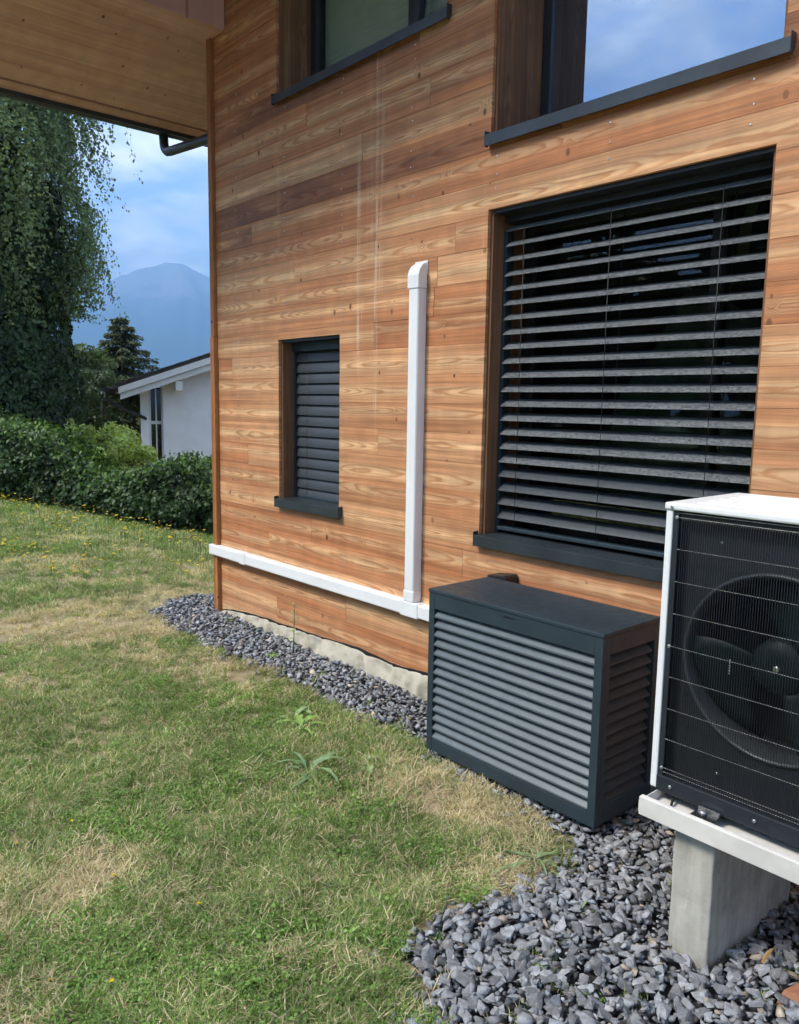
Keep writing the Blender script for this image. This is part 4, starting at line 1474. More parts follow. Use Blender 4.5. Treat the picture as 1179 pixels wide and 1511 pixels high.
def tuft_mesh(name, n, kind):
    """one tuft: blades (two segments) round a point, colours per blade"""
    rad = {'green': .036, 'straw': .045, 'mixed': .04, 'leafy': .036}[kind]
    rr_ = rad * np.sqrt(rng.uniform(0, 1, n)); aa = rng.uniform(0, 6.283, n)
    x, y = rr_ * np.cos(aa), rr_ * np.sin(aa)
    pd = {'green': .22, 'straw': .86, 'mixed': .5, 'leafy': .2}[kind]
    isdry = rng.uniform(0, 1, n) < pd
    h = np.where(isdry, rng.uniform(.022, .055, n), rng.uniform(.022, .058, n))
    w = rng.uniform(.0008, .0016, n)
    tilt = np.where(isdry, rng.uniform(.8, 1.5, n), np.abs(rng.normal(.75, .40, n)).clip(.05, 1.45))
    az = rng.uniform(0, 6.283, n)
    dirv = np.stack([np.cos(az), np.sin(az), np.zeros(n)], 1)
    sa = az + rng.normal(0, .8, n)
    side = np.stack([-np.sin(sa), np.cos(sa), np.zeros(n)], 1)
    up = np.array([0, 0, 1.0])
    t1 = np.where(isdry, tilt * .92, tilt * .6); t2 = np.where(isdry, np.minimum(tilt * 1.05 + .1, 1.62), np.minimum(tilt * 1.5 + .2, 1.85))
    p0 = np.stack([x, y, np.where(isdry, rng.uniform(-.002, .016, n), -.003)], 1)
    p1 = p0 + (up * np.cos(t1)[:, None] + dirv * np.sin(t1)[:, None]) * (h * .55)[:, None]
    p2 = p1 + (up * np.cos(t2)[:, None] + dirv * np.sin(t2)[:, None]) * (h * .55)[:, None]
    p1[:, 2] = np.maximum(p1[:, 2], .004); p2[:, 2] = np.maximum(p2[:, 2], .003)
    sw = side * w[:, None]
    V = np.stack([p0 - sw, p0 + sw, p1 - sw * .9, p1 + sw * .9, p2], 1)
    b = np.arange(n)[:, None] * 5
    Q = b + np.array([0, 1, 3, 2]); T = b + np.array([2, 3, 4])
    g1 = np.array([.145, .245, .048]); g2 = np.array([.35, .48, .15]); g3 = np.array([.12, .175, .08])
    col = g1 + (g2 - g1) * rng.uniform(0, 1, n)[:, None] ** 1.3
    blu = rng.uniform(0, 1, n) > .8
    col[blu] = g3 * rng.uniform(.8, 1.6, blu.sum())[:, None]
    s1 = np.array([.80, .69, .46]); s2 = np.array([.50, .39, .23])
    cd_ = s2 + (s1 - s2) * rng.uniform(0, 1, n)[:, None]
    col = np.where(isdry[:, None], cd_, col)
    V = V.reshape(-1, 3); C_ = np.repeat(col, 5, 0)
    T_all = T
    if kind == 'leafy':
        m = 34
        rr2 = .04 * np.sqrt(rng.uniform(0, 1, m)); a2 = rng.uniform(0, 6.283, m)
        az2 = rng.uniform(0, 6.283, m)
        ax = np.stack([np.cos(az2), np.sin(az2), rng.normal(.1, .3, m)], 1)
        nr = np.stack([rng.normal(0, .4, m), rng.normal(0, .4, m), np.ones(m)], 1)
        L = rng.uniform(.006, .014, m)
        V2, T2, C2 = leaf_cards(np.stack([rr2 * np.cos(a2), rr2 * np.sin(a2), rng.uniform(.008, .034, m)], 1), ax, nr, L, L * rng.uniform(.55, .9, m), np.array([.16, .27, .06]) * rng.uniform(.6, 1.5, m)[:, None])
        T_all = np.concatenate([T, T2 + len(V)]); V = np.concatenate([V, V2]); C_ = np.concatenate([C_, C2])
    o = np_mesh(name, V, faces_tri=T_all, faces_quad=Q, mat=M['grass'], color=C_)
    COL.objects.unlink(o)
    return o


def build_grass():
    tc = bpy.data.collections.new('grass_tufts')
    kinds = ['green'] * 6 + ['leafy'] * 4 + ['mixed'] * 4 + ['straw'] * 6
    for i, k in enumerate(kinds):
        tc.objects.link(tuft_mesh('tuft_%02d' % i, {'green': 46, 'leafy': 26, 'mixed': 46, 'straw': 44}[k], k))
    N = 150000
    r = 0.5 + (17.5 - .5) * rng.uniform(0, 1, N) ** 1.45
    a = rng.uniform(R(90), R(262), N)
    x = np.cos(a) * r; y = -3.0 + np.sin(a) * r
    jx = x + (fbm(x * 7, y * 7, 81, 3) - .5) * .20; jy = y + (fbm(x * 7, y * 7, 83, 3) - .5) * .20
    g = inpoly(jx, jy, GRAVEL)
    ok = ~(g & (rng.uniform(0, 1, N) > .010)) & (hedge_side(x, y) < .25) & ~((x > HX - .05) & (y > -.05)) & ~((x > BX0 - .01) & (x < BX1 + .01) & (y > BYF) & (y < 0)) & (x < 1.2)
    x, y, r = x[ok], y[ok], r[ok]
    n = x.size
    d = dryness(x, y)
    u = rng.uniform(0, 1, n); leafy = fbm(x * 2.6, y * 2.6, 111, 3)
    bare = fbm(x * 5, y * 5, 115, 3) > .66
    keep = rng.uniform(0, 1, n) < np.where(bare & (d > .45), .25, 1.0)
    dd = d + rng.normal(0, .24, n)
    idx = np.where(dd < .38, np.where(leafy + rng.normal(0, .1, n) > .60, 6 + (u * 4).astype(int), (u * 6).astype(int)), np.where(dd < .60, 10 + (u * 4).astype(int), 14 + (u * 6).astype(int)))
    far = np.clip((r - 6.5) / 5, 0, 1)
    scl = rng.uniform(.75, 1.2, n) * (1 + .8 * far) * np.where(rng.uniform(0, 1, n) > .985, 1.25, 1) * (.75 + .45 * fbm(x * 4, y * 4, 117, 2))
    x, y, idx, scl = x[keep], y[keep], idx[keep], scl[keep]
    n = x.size
    me = bpy.data.meshes.new('grass')
    me.vertices.add(n)
    me.vertices.foreach_set('co', np.stack([x, y, ground_z(x, y)], 1).astype(np.float32).ravel())
    at_ = me.attributes.new('idx', 'INT', 'POINT'); at_.data.foreach_set('value', idx.astype(np.int32))
    at_ = me.attributes.new('scl', 'FLOAT', 'POINT'); at_.data.foreach_set('value', scl.astype(np.float32))
    rot = np.stack([rng.normal(0, .12, n), rng.normal(0, .12, n), rng.uniform(0, 6.283, n)], 1)
    at_ = me.attributes.new('rot', 'FLOAT_VECTOR', 'POINT'); at_.data.foreach_set('vector', rot.astype(np.float32).ravel())
    me.update()
    o = bpy.data.objects.new('grass', me); COL.objects.link(o)
    ng = bpy.data.node_groups.new('scatter_tufts', 'GeometryNodeTree')
    ng.interface.new_socket('Geometry', in_out='INPUT', socket_type='NodeSocketGeometry')
    ng.interface.new_socket('Geometry', in_out='OUTPUT', socket_type='NodeSocketGeometry')
    gi = ng.nodes.new('NodeGroupInput'); go = ng.nodes.new('NodeGroupOutput')
    ip = ng.nodes.new('GeometryNodeInstanceOnPoints'); ci = ng.nodes.new('GeometryNodeCollectionInfo')
    ci.inputs['Collection'].default_value = tc
    ci.inputs['Separate Children'].default_value = True
    ci.inputs['Reset Children'].default_value = True

    def na(name, t):
        q = ng.nodes.new('GeometryNodeInputNamedAttribute'); q.data_type = t; q.inputs['Name'].default_value = name
        return q.outputs['Attribute']
    ip.inputs['Pick Instance'].default_value = True
    L = ng.links
    L.new(gi.outputs[0], ip.inputs['Points']); L.new(ci.outputs[0], ip.inputs['Instance'])
    L.new(na('idx', 'INT'), ip.inputs['Instance Index'])
    er = ng.nodes.new('FunctionNodeEulerToRotation'); L.new(na('rot', 'FLOAT_VECTOR'), er.inputs[0]); L.new(er.outputs[0], ip.inputs['Rotation'])
    L.new(na('scl', 'FLOAT'), ip.inputs['Scale'])
    L.new(ip.outputs[0], go.inputs[0])
    md = o.modifiers.new('tufts', 'NODES'); md.node_group = ng
    tag(o, 'short patchy lawn grass, green and straw coloured blades', 'grass', kind='stuff')
    return n


def build_flowers():
    xs, ys, hs = [], [], []
    for _ in range(560):
        px = random.uniform(-60, 312); t = random.random()
        base = 735 + (px / 310) * 55
        py = base + 4 + 75 * t ** 1.7 * (1.25 if px < 150 else .75)
        if random.random() > (.95 if px < 140 else .6): continue
        p = atz(px, py, 0.0)
        p = atz(px, py, float(ground_z(p.x, p.y)) + .03)
        if hedge_side(p.x, p.y) > -.1: continue
        xs.append(p.x); ys.append(p.y); hs.append(random.uniform(.06, .22) * (1.0 if py < base + 40 else .5))
    for px, py in ((102, 1216), (187, 1297), (80, 1448), (163, 1450), (308, 1338), (6, 1135), (30, 1250), (205, 975)):
        p = atz(px, py, .03); xs.append(p.x); ys.append(p.y); hs.append(.035)
    st = MB(); VV, TT_, CC = [], [], []
    for x, y, h in zip(xs, ys, hs):
        z = float(ground_z(x, y))
        lx, ly = random.gauss(0, .02), random.gauss(0, .02)
        st.tube([(x, y, z), (x + lx * .5, y + ly * .5, z + h * .6), (x + lx, y + ly, z + h)], .0022, 3, caps=False)
        d = math.hypot(x, y + 3)
        k = 9
        an = np.arange(k) * 2 * np.pi / k + random.random()
        rad = random.uniform(.010, .017) * (1.35 if d > 6 else .55)
        ax = np.stack([np.cos(an), np.sin(an), np.full(k, .35)], 1)
        tl = np.array([random.gauss(0, .35), random.gauss(0, .35) - .25, 1.0])
        P = np.tile(np.array([x + lx, y + ly, z + h]), (k, 1))
        V, T, C_ = leaf_cards(P, ax - np.outer(ax @ unit(tl[None])[0], unit(tl[None])[0]) * .6, np.tile(tl, (k, 1)), np.full(k, rad), np.full(k, rad * .8), np.tile(np.array([.70, .52, .025]) * random.uniform(.8, 1.1), (k, 1)))
        TT_.append(T + sum(len(q) for q in VV)); VV.append(V); CC.append(C_)
    V = np.concatenate(VV); nv = len(V)
    sv = np.array(st.v); sq = np.array([f for f in st.f])
    o = np_mesh('yellow_flowers', np.concatenate([V, sv]), faces_tri=np.concatenate(TT_), faces_quad=sq + nv, mat=M['grass'],
                color=np.concatenate([np.concatenate(CC), np.tile(np.array([.09, .14, .035]), (len(sv), 1))]))
    tag(o, 'yellow wildflowers scattered in the lawn in front of the hedge', 'flowers', kind='stuff')


print('grass', build_grass()); build_flowers()


# weeds ---------------------------------------------------------------
def long_leaf(mb, base, az, L, W, rise, droop, col_list, col, lobes=True):
    n = 7
    d = Vector((math.cos(az), math.sin(az), 0)); s = Vector((-math.sin(az), math.cos(az), 0))
    p = Vector(base); b0 = len(mb.v)
    for i in range(n + 1):
        t = i / n
        an = rise - (rise + droop) * t
        if i: p = p + (d * math.cos(an) + Vector((0, 0, 1)) * math.sin(an)) * (L / n)
        w = W * (math.sin(math.pi * min(1, t * .82 + .12)) ** .8) * ((.62 if i % 2 else 1.0) if lobes else 1.0) * (1 if i < n else .05)
        up = Vector((0, 0, w * .22))
        mb.v += [tuple(p - s * w * .5 + up), tuple(p), tuple(p + s * w * .5 + up)]
    for i in range(n):
        a = b0 + i * 3
        mb.f += [(a, a + 1, a + 4, a + 3), (a + 1, a + 2, a + 5, a + 4)]; mb.sm += [True, True]


def leafmat(name, col):
    t = NT(name)
    n = t.noise(t.pos(), 30.0, 3)
    g = t.smooth(n, .3, .7, .8, 1.2)
    c = t.mix(1.0, (*col, 1), t.xyz(g, g, g), 'MULTIPLY')
    p = t.principled(c, .45, 0, .4)
    tl = t.node('ShaderNodeBsdfTranslucent'); t.l.new(c, tl.inputs['Color'])
    mx = t.node('ShaderNodeMixShader', {0: .3}); t.l.new(p, mx.inputs[1]); t.l.new(tl.outputs[0], mx.inputs[2])
    return t.done(mx.outputs[0])


M['weed'] = leafmat('weed_leaf', (.30, .46, .12))
M['weed2'] = leafmat('weed_leaf_pale', (.38, .50, .24))
M['weed3'] = leafmat('weed_leaf_bluegreen', (.24, .36, .17))
WEEDS = [((448, 1072), 11, .17, .045, 'weed', 'bright green broad leaved weed at the gravel edge'),
         ((425, 1058), 5, .13, .038, 'weed2', 'small pale leaved weed just left of the bright weed'),
         ((458, 1138), 12, .20, .028, 'weed3', 'flattened long leaved weed below the bright weed'),
         ((535, 1132), 5, .12, .032, 'weed2', 'few pale dock leaves lying right of the flattened weed'),
         ((790, 1268), 16, .16, .010, 'weed3', 'tuft of long grass hanging over the foreground gravel'),
         ((400, 968), 7, .06, .022, 'weed', 'tiny green weed sprouting in the gravel strip'),
         ((868, 1345), 8, .07, .006, 'weed2', 'thin dry grass tuft between foreground stones')]
for (px, py), n, L, W, mt, lab in WEEDS:
    p = atz(px, py, .02)
    w = empty('weed', (p.x, p.y, float(ground_z(p.x, p.y))), lab, 'weed')
    for i in range(n):
        mb = MB()
        az = 2 * math.pi * i / n + random.uniform(-.9, .9)
        long_leaf(mb, (p.x + random.gauss(0, .022), p.y + random.gauss(0, .022), float(ground_z(p.x, p.y)) + .012), az, L * random.uniform(.3, 1.15), W * random.uniform(.5, 1.25),
                  R(random.uniform(12, 70)), R(random.uniform(0, 40)), None, None, W > .02)
        mb.build('leaf', M[mt], w, fixn=False)
p = Vector((-4.26, -.16, 0))
w = empty('sapling', p, 'thin leafy sapling growing from the gravel in front of the cream strip', 'sapling')
stem = [(p.x, p.y, -.01), (p.x + .004, p.y + .004, .10), (p.x - .004, p.y + .012, .22), (p.x - .012, p.y + .02, .325)]
MB().tube(stem, [.004, .0035, .0025, .0015], 6).build('stem', M['bark'], w)
for i in range(13):
    t = .15 + .85 * i / 12
    z = .325 * t
    mb = MB(); long_leaf(mb, (p.x - .012 * t, p.y + .02 * t, z), i * 2.4, random.uniform(.028, .048), .016, R(40), R(30), None, None, False)
    mb.build('leaf', M['weed'], w, fixn=False)

# dry leaf and terracotta shard on the foreground gravel
c = atz(1124, 1428, .03)
mb = MB(); long_leaf(mb, (c.x, c.y, .045), R(70), .055, .014, R(60), R(-30), None, None, False)
lf = mb.build('dry_leaf', leafmat('dry_leaf', (.34, .19, .06)), None, origin=(c.x, c.y, .03), fixn=False)
tag(lf, 'curled orange brown dry leaf beside the concrete block', 'leaf')
c = atz(1172, 1468, .03)
sh = MB().poly([(c.x - .03, c.y - .05, .01), (c.x + .06, c.y - .03, .01), (c.x + .07, c.y + .06, .015), (c.x - .01, c.y + .05, .012), (c.x - .022, c.y - .02, .045), (c.x + .05, c.y - .02, .05), (c.x + .055, c.y + .05, .05), (c.x, c.y + .04, .052)],
               [(0, 3, 2, 1), (4, 5, 6, 7), (0, 1, 5, 4), (1, 2, 6, 5), (2, 3, 7, 6), (3, 0, 4, 7)]).build('terracotta_shard', M['terracotta'], None, origin=(c.x, c.y, .02), bevel=.004)
tag(sh, 'terracotta shard at the right edge of the foreground gravel', 'shard')


# ------------------------------------------------------------------ hedge
def hedge_top(s):
    return np.interp(s, [-6.5, -2, 0, .75, 1.25, 1.8, 2.3, 2.8, 3.4, 7.5], [1.34, 1.22, 1.08, .94, .62, .44, .62, .86, .80, .82])


def build_hedge():
    root = empty('hedge', (-12, 1.5, -.2), 'dense dark green leafy hedge along the far edge of the lawn', 'hedge')
    N = 52000
    s = rng.uniform(-6.5, 7.5, N)
    top = hedge_top(s) + .13 * (fbm(s * 2.1, s * 0, 121, 3) - .5) * 2
    hw = .55 + .12 * (fbm(s * .9, s * 0 + 4, 125, 2) - .5) * 2
    # shell sampling: front face, top, some inside
    kind = rng.uniform(0, 1, N)
    v = rng.uniform(0, 1, N) ** .8
    bulge = .36 * (fbm(s * 2.3, v * 3.0, 131, 3) - .5) * 2
    off = np.where(kind < .62, -hw * (1 - .35 * v ** 3) - bulge, np.where(kind < .9, rng.uniform(-1, 1, N) * hw, hw + bulge))
    hh = np.where((kind >= .62) & (kind < .9), top * (1 + .10 * (fbm(s * 3, off * 3, 137, 3) - .5) * 2) + rng.uniform(-.05, .12, N) ** 1, v * top)
    off += rng.normal(0, .05, N); hh += rng.normal(0, .04, N)
    x = HA.x + HT.x * s + HN.x * (off + .65); y = HA.y + HT.y * s + HN.y * (off + .65)
    gz_ = ground_z(HA.x + HT.x * s, HA.y + HT.y * s)
    P = np.stack([x, y, gz_ + np.maximum(hh, .02)], 1)
    out = np.stack([HN.x * np.sign(off), HN.y * np.sign(off), np.full(N, .7)], 1) + rng.normal(0, .75, (N, 3))
    ax = np.cross(out, rng.normal(0, 1, (N, 3))); ax[:, 2] -= .5 * np.linalg.norm(ax, axis=1)
    L = rng.uniform(.05, .105, N)
    lum = rng.uniform(.5, 1.5, N) * (.75 + .6 * fbm(s * 2.3, hh * 2.3, 141, 3))
    young = (rng.uniform(0, 1, N) < np.clip((hh / top - .72) * 1.6, 0, .6))
    col = np.array([.040, .080, .022]) * lum[:, None]
    col[young] = np.array([.095, .165, .036]) * lum[young][:, None]
    # upright sprigs
    PS, AS, NS_, LS, CS = [P], [ax], [out], [L], [col]
    for _ in range(260):
        s0 = rng.uniform(-6, 7.3); t0 = float(hedge_top(s0)) - .06 + .13 * (float(fbm(s0 * 2.1, 0, 121, 3)) - .5) * 2
        o0 = rng.uniform(-.4, .3)
        k = rng.integers(10, 24); t = np.linspace(0, 1, k)
        hgt = rng.uniform(.12, .38); lean = rng.normal(0, .25)
        ss_ = s0 + lean * t * hgt
        bx = HA.x + HT.x * ss_ + HN.x * (o0 + .65); by = HA.y + HT.y * ss_ + HN.y * (o0 + .65)
        bz = float(ground_z(HA.x + HT.x * s0, HA.y + HT.y * s0)) + t0 - .05 + t * hgt
        PS.append(np.stack([bx, by, bz], 1)); a_ = rng.uniform(0, 6.28, k)
        AS.append(np.stack([np.cos(a_), np.sin(a_), rng.normal(.2, .3, k)], 1)); NS_.append(np.stack([rng.normal(0, .3, k), rng.normal(0, .3, k), np.ones(k)], 1))
        LS.append(rng.uniform(.05, .085, k) * (1.1 - .5 * t)); CS.append(np.tile(np.array([.085, .15, .035]), (k, 1)) * rng.uniform(.7, 1.3, (k, 1)))
    P = np.concatenate(PS); L = np.concatenate(LS)
    V, T, C_ = leaf_cards(P, np.concatenate(AS), np.concatenate(NS_), L, L * .68, np.concatenate(CS))
    np_mesh('foliage', V, faces_tri=T, mat=M['leaf'], parent=root, color=C_, origin=(-12, 1.5, .4))
    st = MB()
    for _ in range(170):
        s0 = random.uniform(-6.4, 7.4); o0 = random.uniform(-.35, .35)
        bx = HA.x + HT.x * s0 + HN.x * (o0 + .65); by = HA.y + HT.y * s0 + HN.y * (o0 + .65); bz = float(ground_z(bx, by))
        st.tube([(bx, by, bz - .05), (bx + random.gauss(0, .06), by + random.gauss(0, .06), bz + .45 * float(hedge_top(s0))), (bx + random.gauss(0, .10), by + random.gauss(0, .10), bz + .85 * float(hedge_top(s0)))], [.02, .014, .006], 5)
    st.build('stems', M['bark'], root, fixn=False)
    # dense inner body of twigs that keeps the middle dark
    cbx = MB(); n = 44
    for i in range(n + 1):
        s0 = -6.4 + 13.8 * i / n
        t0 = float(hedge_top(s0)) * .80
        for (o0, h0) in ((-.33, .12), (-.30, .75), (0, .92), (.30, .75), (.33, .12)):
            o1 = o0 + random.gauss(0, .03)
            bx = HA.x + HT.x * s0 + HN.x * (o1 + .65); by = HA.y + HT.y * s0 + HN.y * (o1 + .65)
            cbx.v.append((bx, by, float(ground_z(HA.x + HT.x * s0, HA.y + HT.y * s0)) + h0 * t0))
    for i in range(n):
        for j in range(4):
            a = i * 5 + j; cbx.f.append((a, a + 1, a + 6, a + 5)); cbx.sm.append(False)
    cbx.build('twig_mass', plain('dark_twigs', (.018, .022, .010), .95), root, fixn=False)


build_hedge()


# ------------------------------------------------------------------ trees
def crown_from(P, out, L, W, col, name, parent, mat='leaf', droop=.4, spread=.6):
    n = len(P)
    ax = np.cross(out, rng.normal(0, 1, (n, 3))); ax = unit(ax); ax[:, 2] -= droop
    nr = out + rng.normal(0, spread, (n, 3))
    V, T, C_ = leaf_cards(P, ax, nr, L, W, col)
    return np_mesh(name, V, faces_tri=T, mat=M[mat], parent=parent, color=C_, origin=tuple(P.mean(0)))


def build_birch():
    b = Vector((-16.6, 1.35, float(ground_z(-16.6, 1.35))))
    root = empty('birch_tree', b, 'tall weeping birch with hanging foliage and an ivy covered trunk at left', 'tree')
    tr = MB()
    tr.tube([b + Vector((0, 0, -.3)), b + Vector((.02, 0, 2.5)), b + Vector((.1, .05, 5.5)), b + Vector((0, .1, 9)), b + Vector((-.1, .1, 11.5))], [.42, .36, .28, .16, .05], 12)
    limbs = []
    for i in range(26):
        z = random.uniform(3.6, 10.0); az = random.uniform(0, 6.28); ln = random.uniform(.8, 1.5) * (1.0 if z < 8 else .7)
        d = Vector((math.cos(az), math.sin(az), 0))
        p0 = b + Vector((0, 0, z)); p1 = p0 + d * ln * .45 + Vector((0, 0, .7)); p2 = p0 + d * ln * .8 + Vector((0, 0, .75)); p3 = p0 + d * ln + Vector((0, 0, .35))
        tr.tube([p0, p1, p2, p3], [.07, .045, .025, .012], 6); limbs.append((p0, p1, p2, p3))
    tr.build('trunk', M['bark'], root, fixn=False)
    PS, CS, LS = [], [], []
    c0 = np.array([b.x, b.y, 0])
    lim = MB()
    for i in range(380):
        az = rng.uniform(0, 6.283); zz = rng.uniform(3.7, 12.2)
        rmax = 2.0 * math.sqrt(max(0.02, 1 - ((zz - 6.2) / 6.2) ** 2)) * (.74 + .46 * float(vnoise(az * 1.6, zz * .55, 7)))
        rc = rmax * math.sqrt(rng.uniform(.15, 1))
        ctr = Vector((b.x + math.cos(az) * rc, b.y + math.sin(az) * rc, b.z + zz))
        lim.tube([b + Vector((0, 0, max(1.5, zz - .9))), b + Vector((math.cos(az) * rc * .5, math.sin(az) * rc * .5, zz - .1)), ctr], [.03, .018, .006], 4)
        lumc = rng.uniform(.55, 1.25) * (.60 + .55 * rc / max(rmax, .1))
        size = rng.uniform(.14, .30)
        for q in range(rng.integers(9, 17)):
            ln = rng.uniform(.5, 1.55)
            k = int(20 + ln * 18)
            t = np.sort(rng.uniform(0, 1, k))
            off = rng.normal(0, size, 2)
            x = ctr.x + off[0] * (.6 + .4 * t) + math.cos(az) * .18 * t + rng.normal(0, .035, k)
            y = ctr.y + off[1] * (.6 + .4 * t) + math.sin(az) * .18 * t + rng.normal(0, .035, k)
            z = ctr.z + .10 - .5 * (abs(off[0]) + abs(off[1])) - t ** 1.25 * ln
            g = z > 2.8 + .5 * float(vnoise(az * 2.6, 3, 17))
            m = g.sum()
            PS.append(np.stack([x, y, z], 1)[g])
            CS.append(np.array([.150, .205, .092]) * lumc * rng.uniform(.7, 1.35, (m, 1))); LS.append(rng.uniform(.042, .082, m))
    lim.build('twigs', M['bark'], root, fixn=False)
    P = np.concatenate(PS); C_ = np.concatenate(CS); L = np.concatenate(LS)
    out = P - np.array([b.x, b.y, 6.5]); out[:, 2] *= .3; out = unit(out) + np.array([0, 0, .25])
    crown_from(P, out, L, L * .78, C_, 'crown', root, droop=.9)
    # ivy sleeve
    N = 46000
    az = rng.uniform(0, 6.283, N); z = rng.uniform(0, 1, N) ** .9 * 5.6
    rad = 1.38 * (1 - .10 * (z / 5.6)) * (.80 + .40 * fbm(np.cos(az) * 2 + 5, np.sin(az) * 2 + z * 1.1, 151, 3)) * np.where(rng.uniform(0, 1, N) < .78, 1, rng.uniform(.5, 1, N))
    P = np.stack([b.x + .15 + np.cos(az) * rad, b.y + np.sin(az) * rad, b.z + z], 1)
    out = np.stack([np.cos(az), np.sin(az), np.full(N, .35)], 1)
    L = rng.uniform(.05, .10, N)
    lum = .5 + 1.0 * fbm(az * 3, z * 1.6, 157, 3)
    crown_from(P, out, L, L * .9, np.array([.038, .074, .026]) * lum[:, None] * rng.uniform(.6, 1.4, (N, 1)), 'ivy', root, droop=.7, spread=.9)
    iv = MB().tube([b + Vector((.15, 0, -.2)), b + Vector((.15, 0, 2)), b + Vector((.15, 0, 4)), b + Vector((.15, 0, 5.4))], [1.02, 1.0, .9, .4], 14).build('ivy_core', plain('ivy_core_shade', (.012, .018, .008), .95), root, fixn=False)  # solid near-black core carries the shade inside the ivy


build_birch()


def bushy_tree(name, label, loc, rx, rz, zc, n, base, leaf, trunk_h=None, seed=1, cat='tree', bare=0.0, light=1.0):
    b = Vector(loc)
    root = empty(name, b, label, cat)
    tr = MB()
    th = trunk_h or zc
    tr.tube([b + Vector((0, 0, -.3)), b + Vector((.05, .05, th * .6)), b + Vector((0, 0, th + rz * .6))], [.06 * rx + .03, .05 * rx + .02, .012], 8)
    for i in range(14):
        az = random.uniform(0, 6.28); z = th * random.uniform(.3, 1.0); ln = rx * random.uniform(.5, .95)
        d = Vector((math.cos(az), math.sin(az), 0))
        tr.tube([b + Vector((0, 0, z)), b + Vector((0, 0, z)) + d * ln * .5 + Vector((0, 0, .3 * rz)), b + Vector((0, 0, z)) + d * ln + Vector((0, 0, rz * random.uniform(.2, .6)))], [.03 * rx, .02 * rx, .006], 5)
    tr.build('trunk', M['bark'], root, fixn=False)
    # clumps
    nc = 60
    cdir = unit(rng.normal(0, 1, (nc, 3))); cr = rng.uniform(.35, 1.0, (nc, 1)) ** .5
    cc = cdir * cr * np.array([rx, rx, rz]) + np.array([b.x, b.y, b.z + zc])
    cs_ = rng.uniform(.16, .36, nc) * rx
    ci = rng.integers(0, nc, n)
    q = unit(rng.normal(0, 1, (n, 3))) * rng.uniform(.4, 1, (n, 1)) ** .5
    P = cc[ci] + q * cs_[ci][:, None] * np.array([1, 1, .8])
    P[:, 2] = np.maximum(P[:, 2], b.z + .05)
    out = q + np.array([0, 0, .4])
    L = rng.uniform(.7, 1.3, n) * leaf
    lum = (.7 + .6 * rng.uniform(0, 1, nc))[ci] * rng.uniform(.7, 1.3, n)
    crown_from(P, out, L, L * .6, np.array(base) * lum[:, None], 'crown', root)
    return root


def build_spruce():
    b = Vector((-31.5, 9.9, -2.6))
    root = empty('spruce_tree', b, 'dark pointed spruce rising behind the white neighbouring house', 'tree')
    H = at(180, 458, 33.1).z - b.z
    MB().tube([b, b + Vector((0, 0, H * .5)), b + Vector((0, 0, H))], [.22, .13, .015], 8).build('trunk', M['bark'], root, fixn=False)
    PS, AS, NS_, CS, LS = [], [], [], [], []
    z = H - .15
    lvl = 0
    while z > 1.0:
        f = (H - z) / H
        rad = .12 + 4.7 * f ** .85
        nb = 7 + int(7 * f)
        for i in range(nb):
            az = 2 * math.pi * i / nb + rng.uniform(-.3, .3) + lvl * .7
            ln = rad * rng.uniform(.65, 1.12)
            k = int(46 + ln * 90)
            t = rng.uniform(.08, 1, k)
            hang = -.30 * ln * t + .10 * ln * t ** 3
            lat = rng.normal(0, .16, k) * (1.1 - t * .6) * ln ** .5
            x = b.x + math.cos(az) * ln * t - math.sin(az) * lat; y = b.y + math.sin(az) * ln * t + math.cos(az) * lat
            zz = b.z + z + hang - np.abs(lat) * .35 - rng.uniform(0, .16, k)
            PS.append(np.stack([x, y, zz], 1))
            AS.append(np.stack([np.cos(az) + rng.normal(0, .5, k), np.sin(az) + rng.normal(0, .5, k), rng.normal(-.45, .3, k)], 1))
            NS_.append(np.stack([rng.normal(0, .4, k), rng.normal(0, .4, k), np.ones(k)], 1))
            CS.append(np.array([.078, .095, .045]) * rng.uniform(.5, 1.6, (k, 1)) + np.array([.03, .022, .010]) * (rng.uniform(0, 1, (k, 1)) > .75))
            LS.append(rng.uniform(.12, .24, k))
        z -= .25 + .10 * f; lvl += 1
    P = np.concatenate(PS); L = np.concatenate(LS)
    V, T, C_ = leaf_cards(P, np.concatenate(AS), np.concatenate(NS_), L, L * .42, np.concatenate(CS))
    np_mesh('crown', V, faces_tri=T, mat=M['leaf'], parent=root, color=C_, origin=tuple(b))


build_spruce()
gz2 = lambda p: float(ground_z(p.x, p.y))
p = at(118, 600, 27); bushy_tree('leafy_tree', 'loose mid green tree between the ivy trunk and the spruce', (p.x, p.y, gz2(p)), 1.05, 1.6, at(118, 570, 27).z - gz2(p), 9000, (.075, .115, .035), .13)
p = at(150, 620, 22); bushy_tree('green_shrub', 'rounded green shrub behind the pale bright shrub', (p.x, p.y, gz2(p)), 1.0, .95, at(150, 600, 22).z - gz2(p), 7000, (.055, .085, .035), .10, cat='shrub')
p = at(120, 690, 16.5); bushy_tree('pale_shrub', 'sunny yellow green shrub showing above the hedge', (p.x, p.y, gz2(p)), .85, .85, .72, 10000, (.42, .50, .13), .085, cat='shrub')
p = at(172, 690, 17.5); bushy_tree('pale_shrub', 'sunny yellow green shrub against the white house corner', (p.x, p.y, gz2(p)), .80, .90, .66, 9000, (.44, .51, .14), .085, cat='shrub')
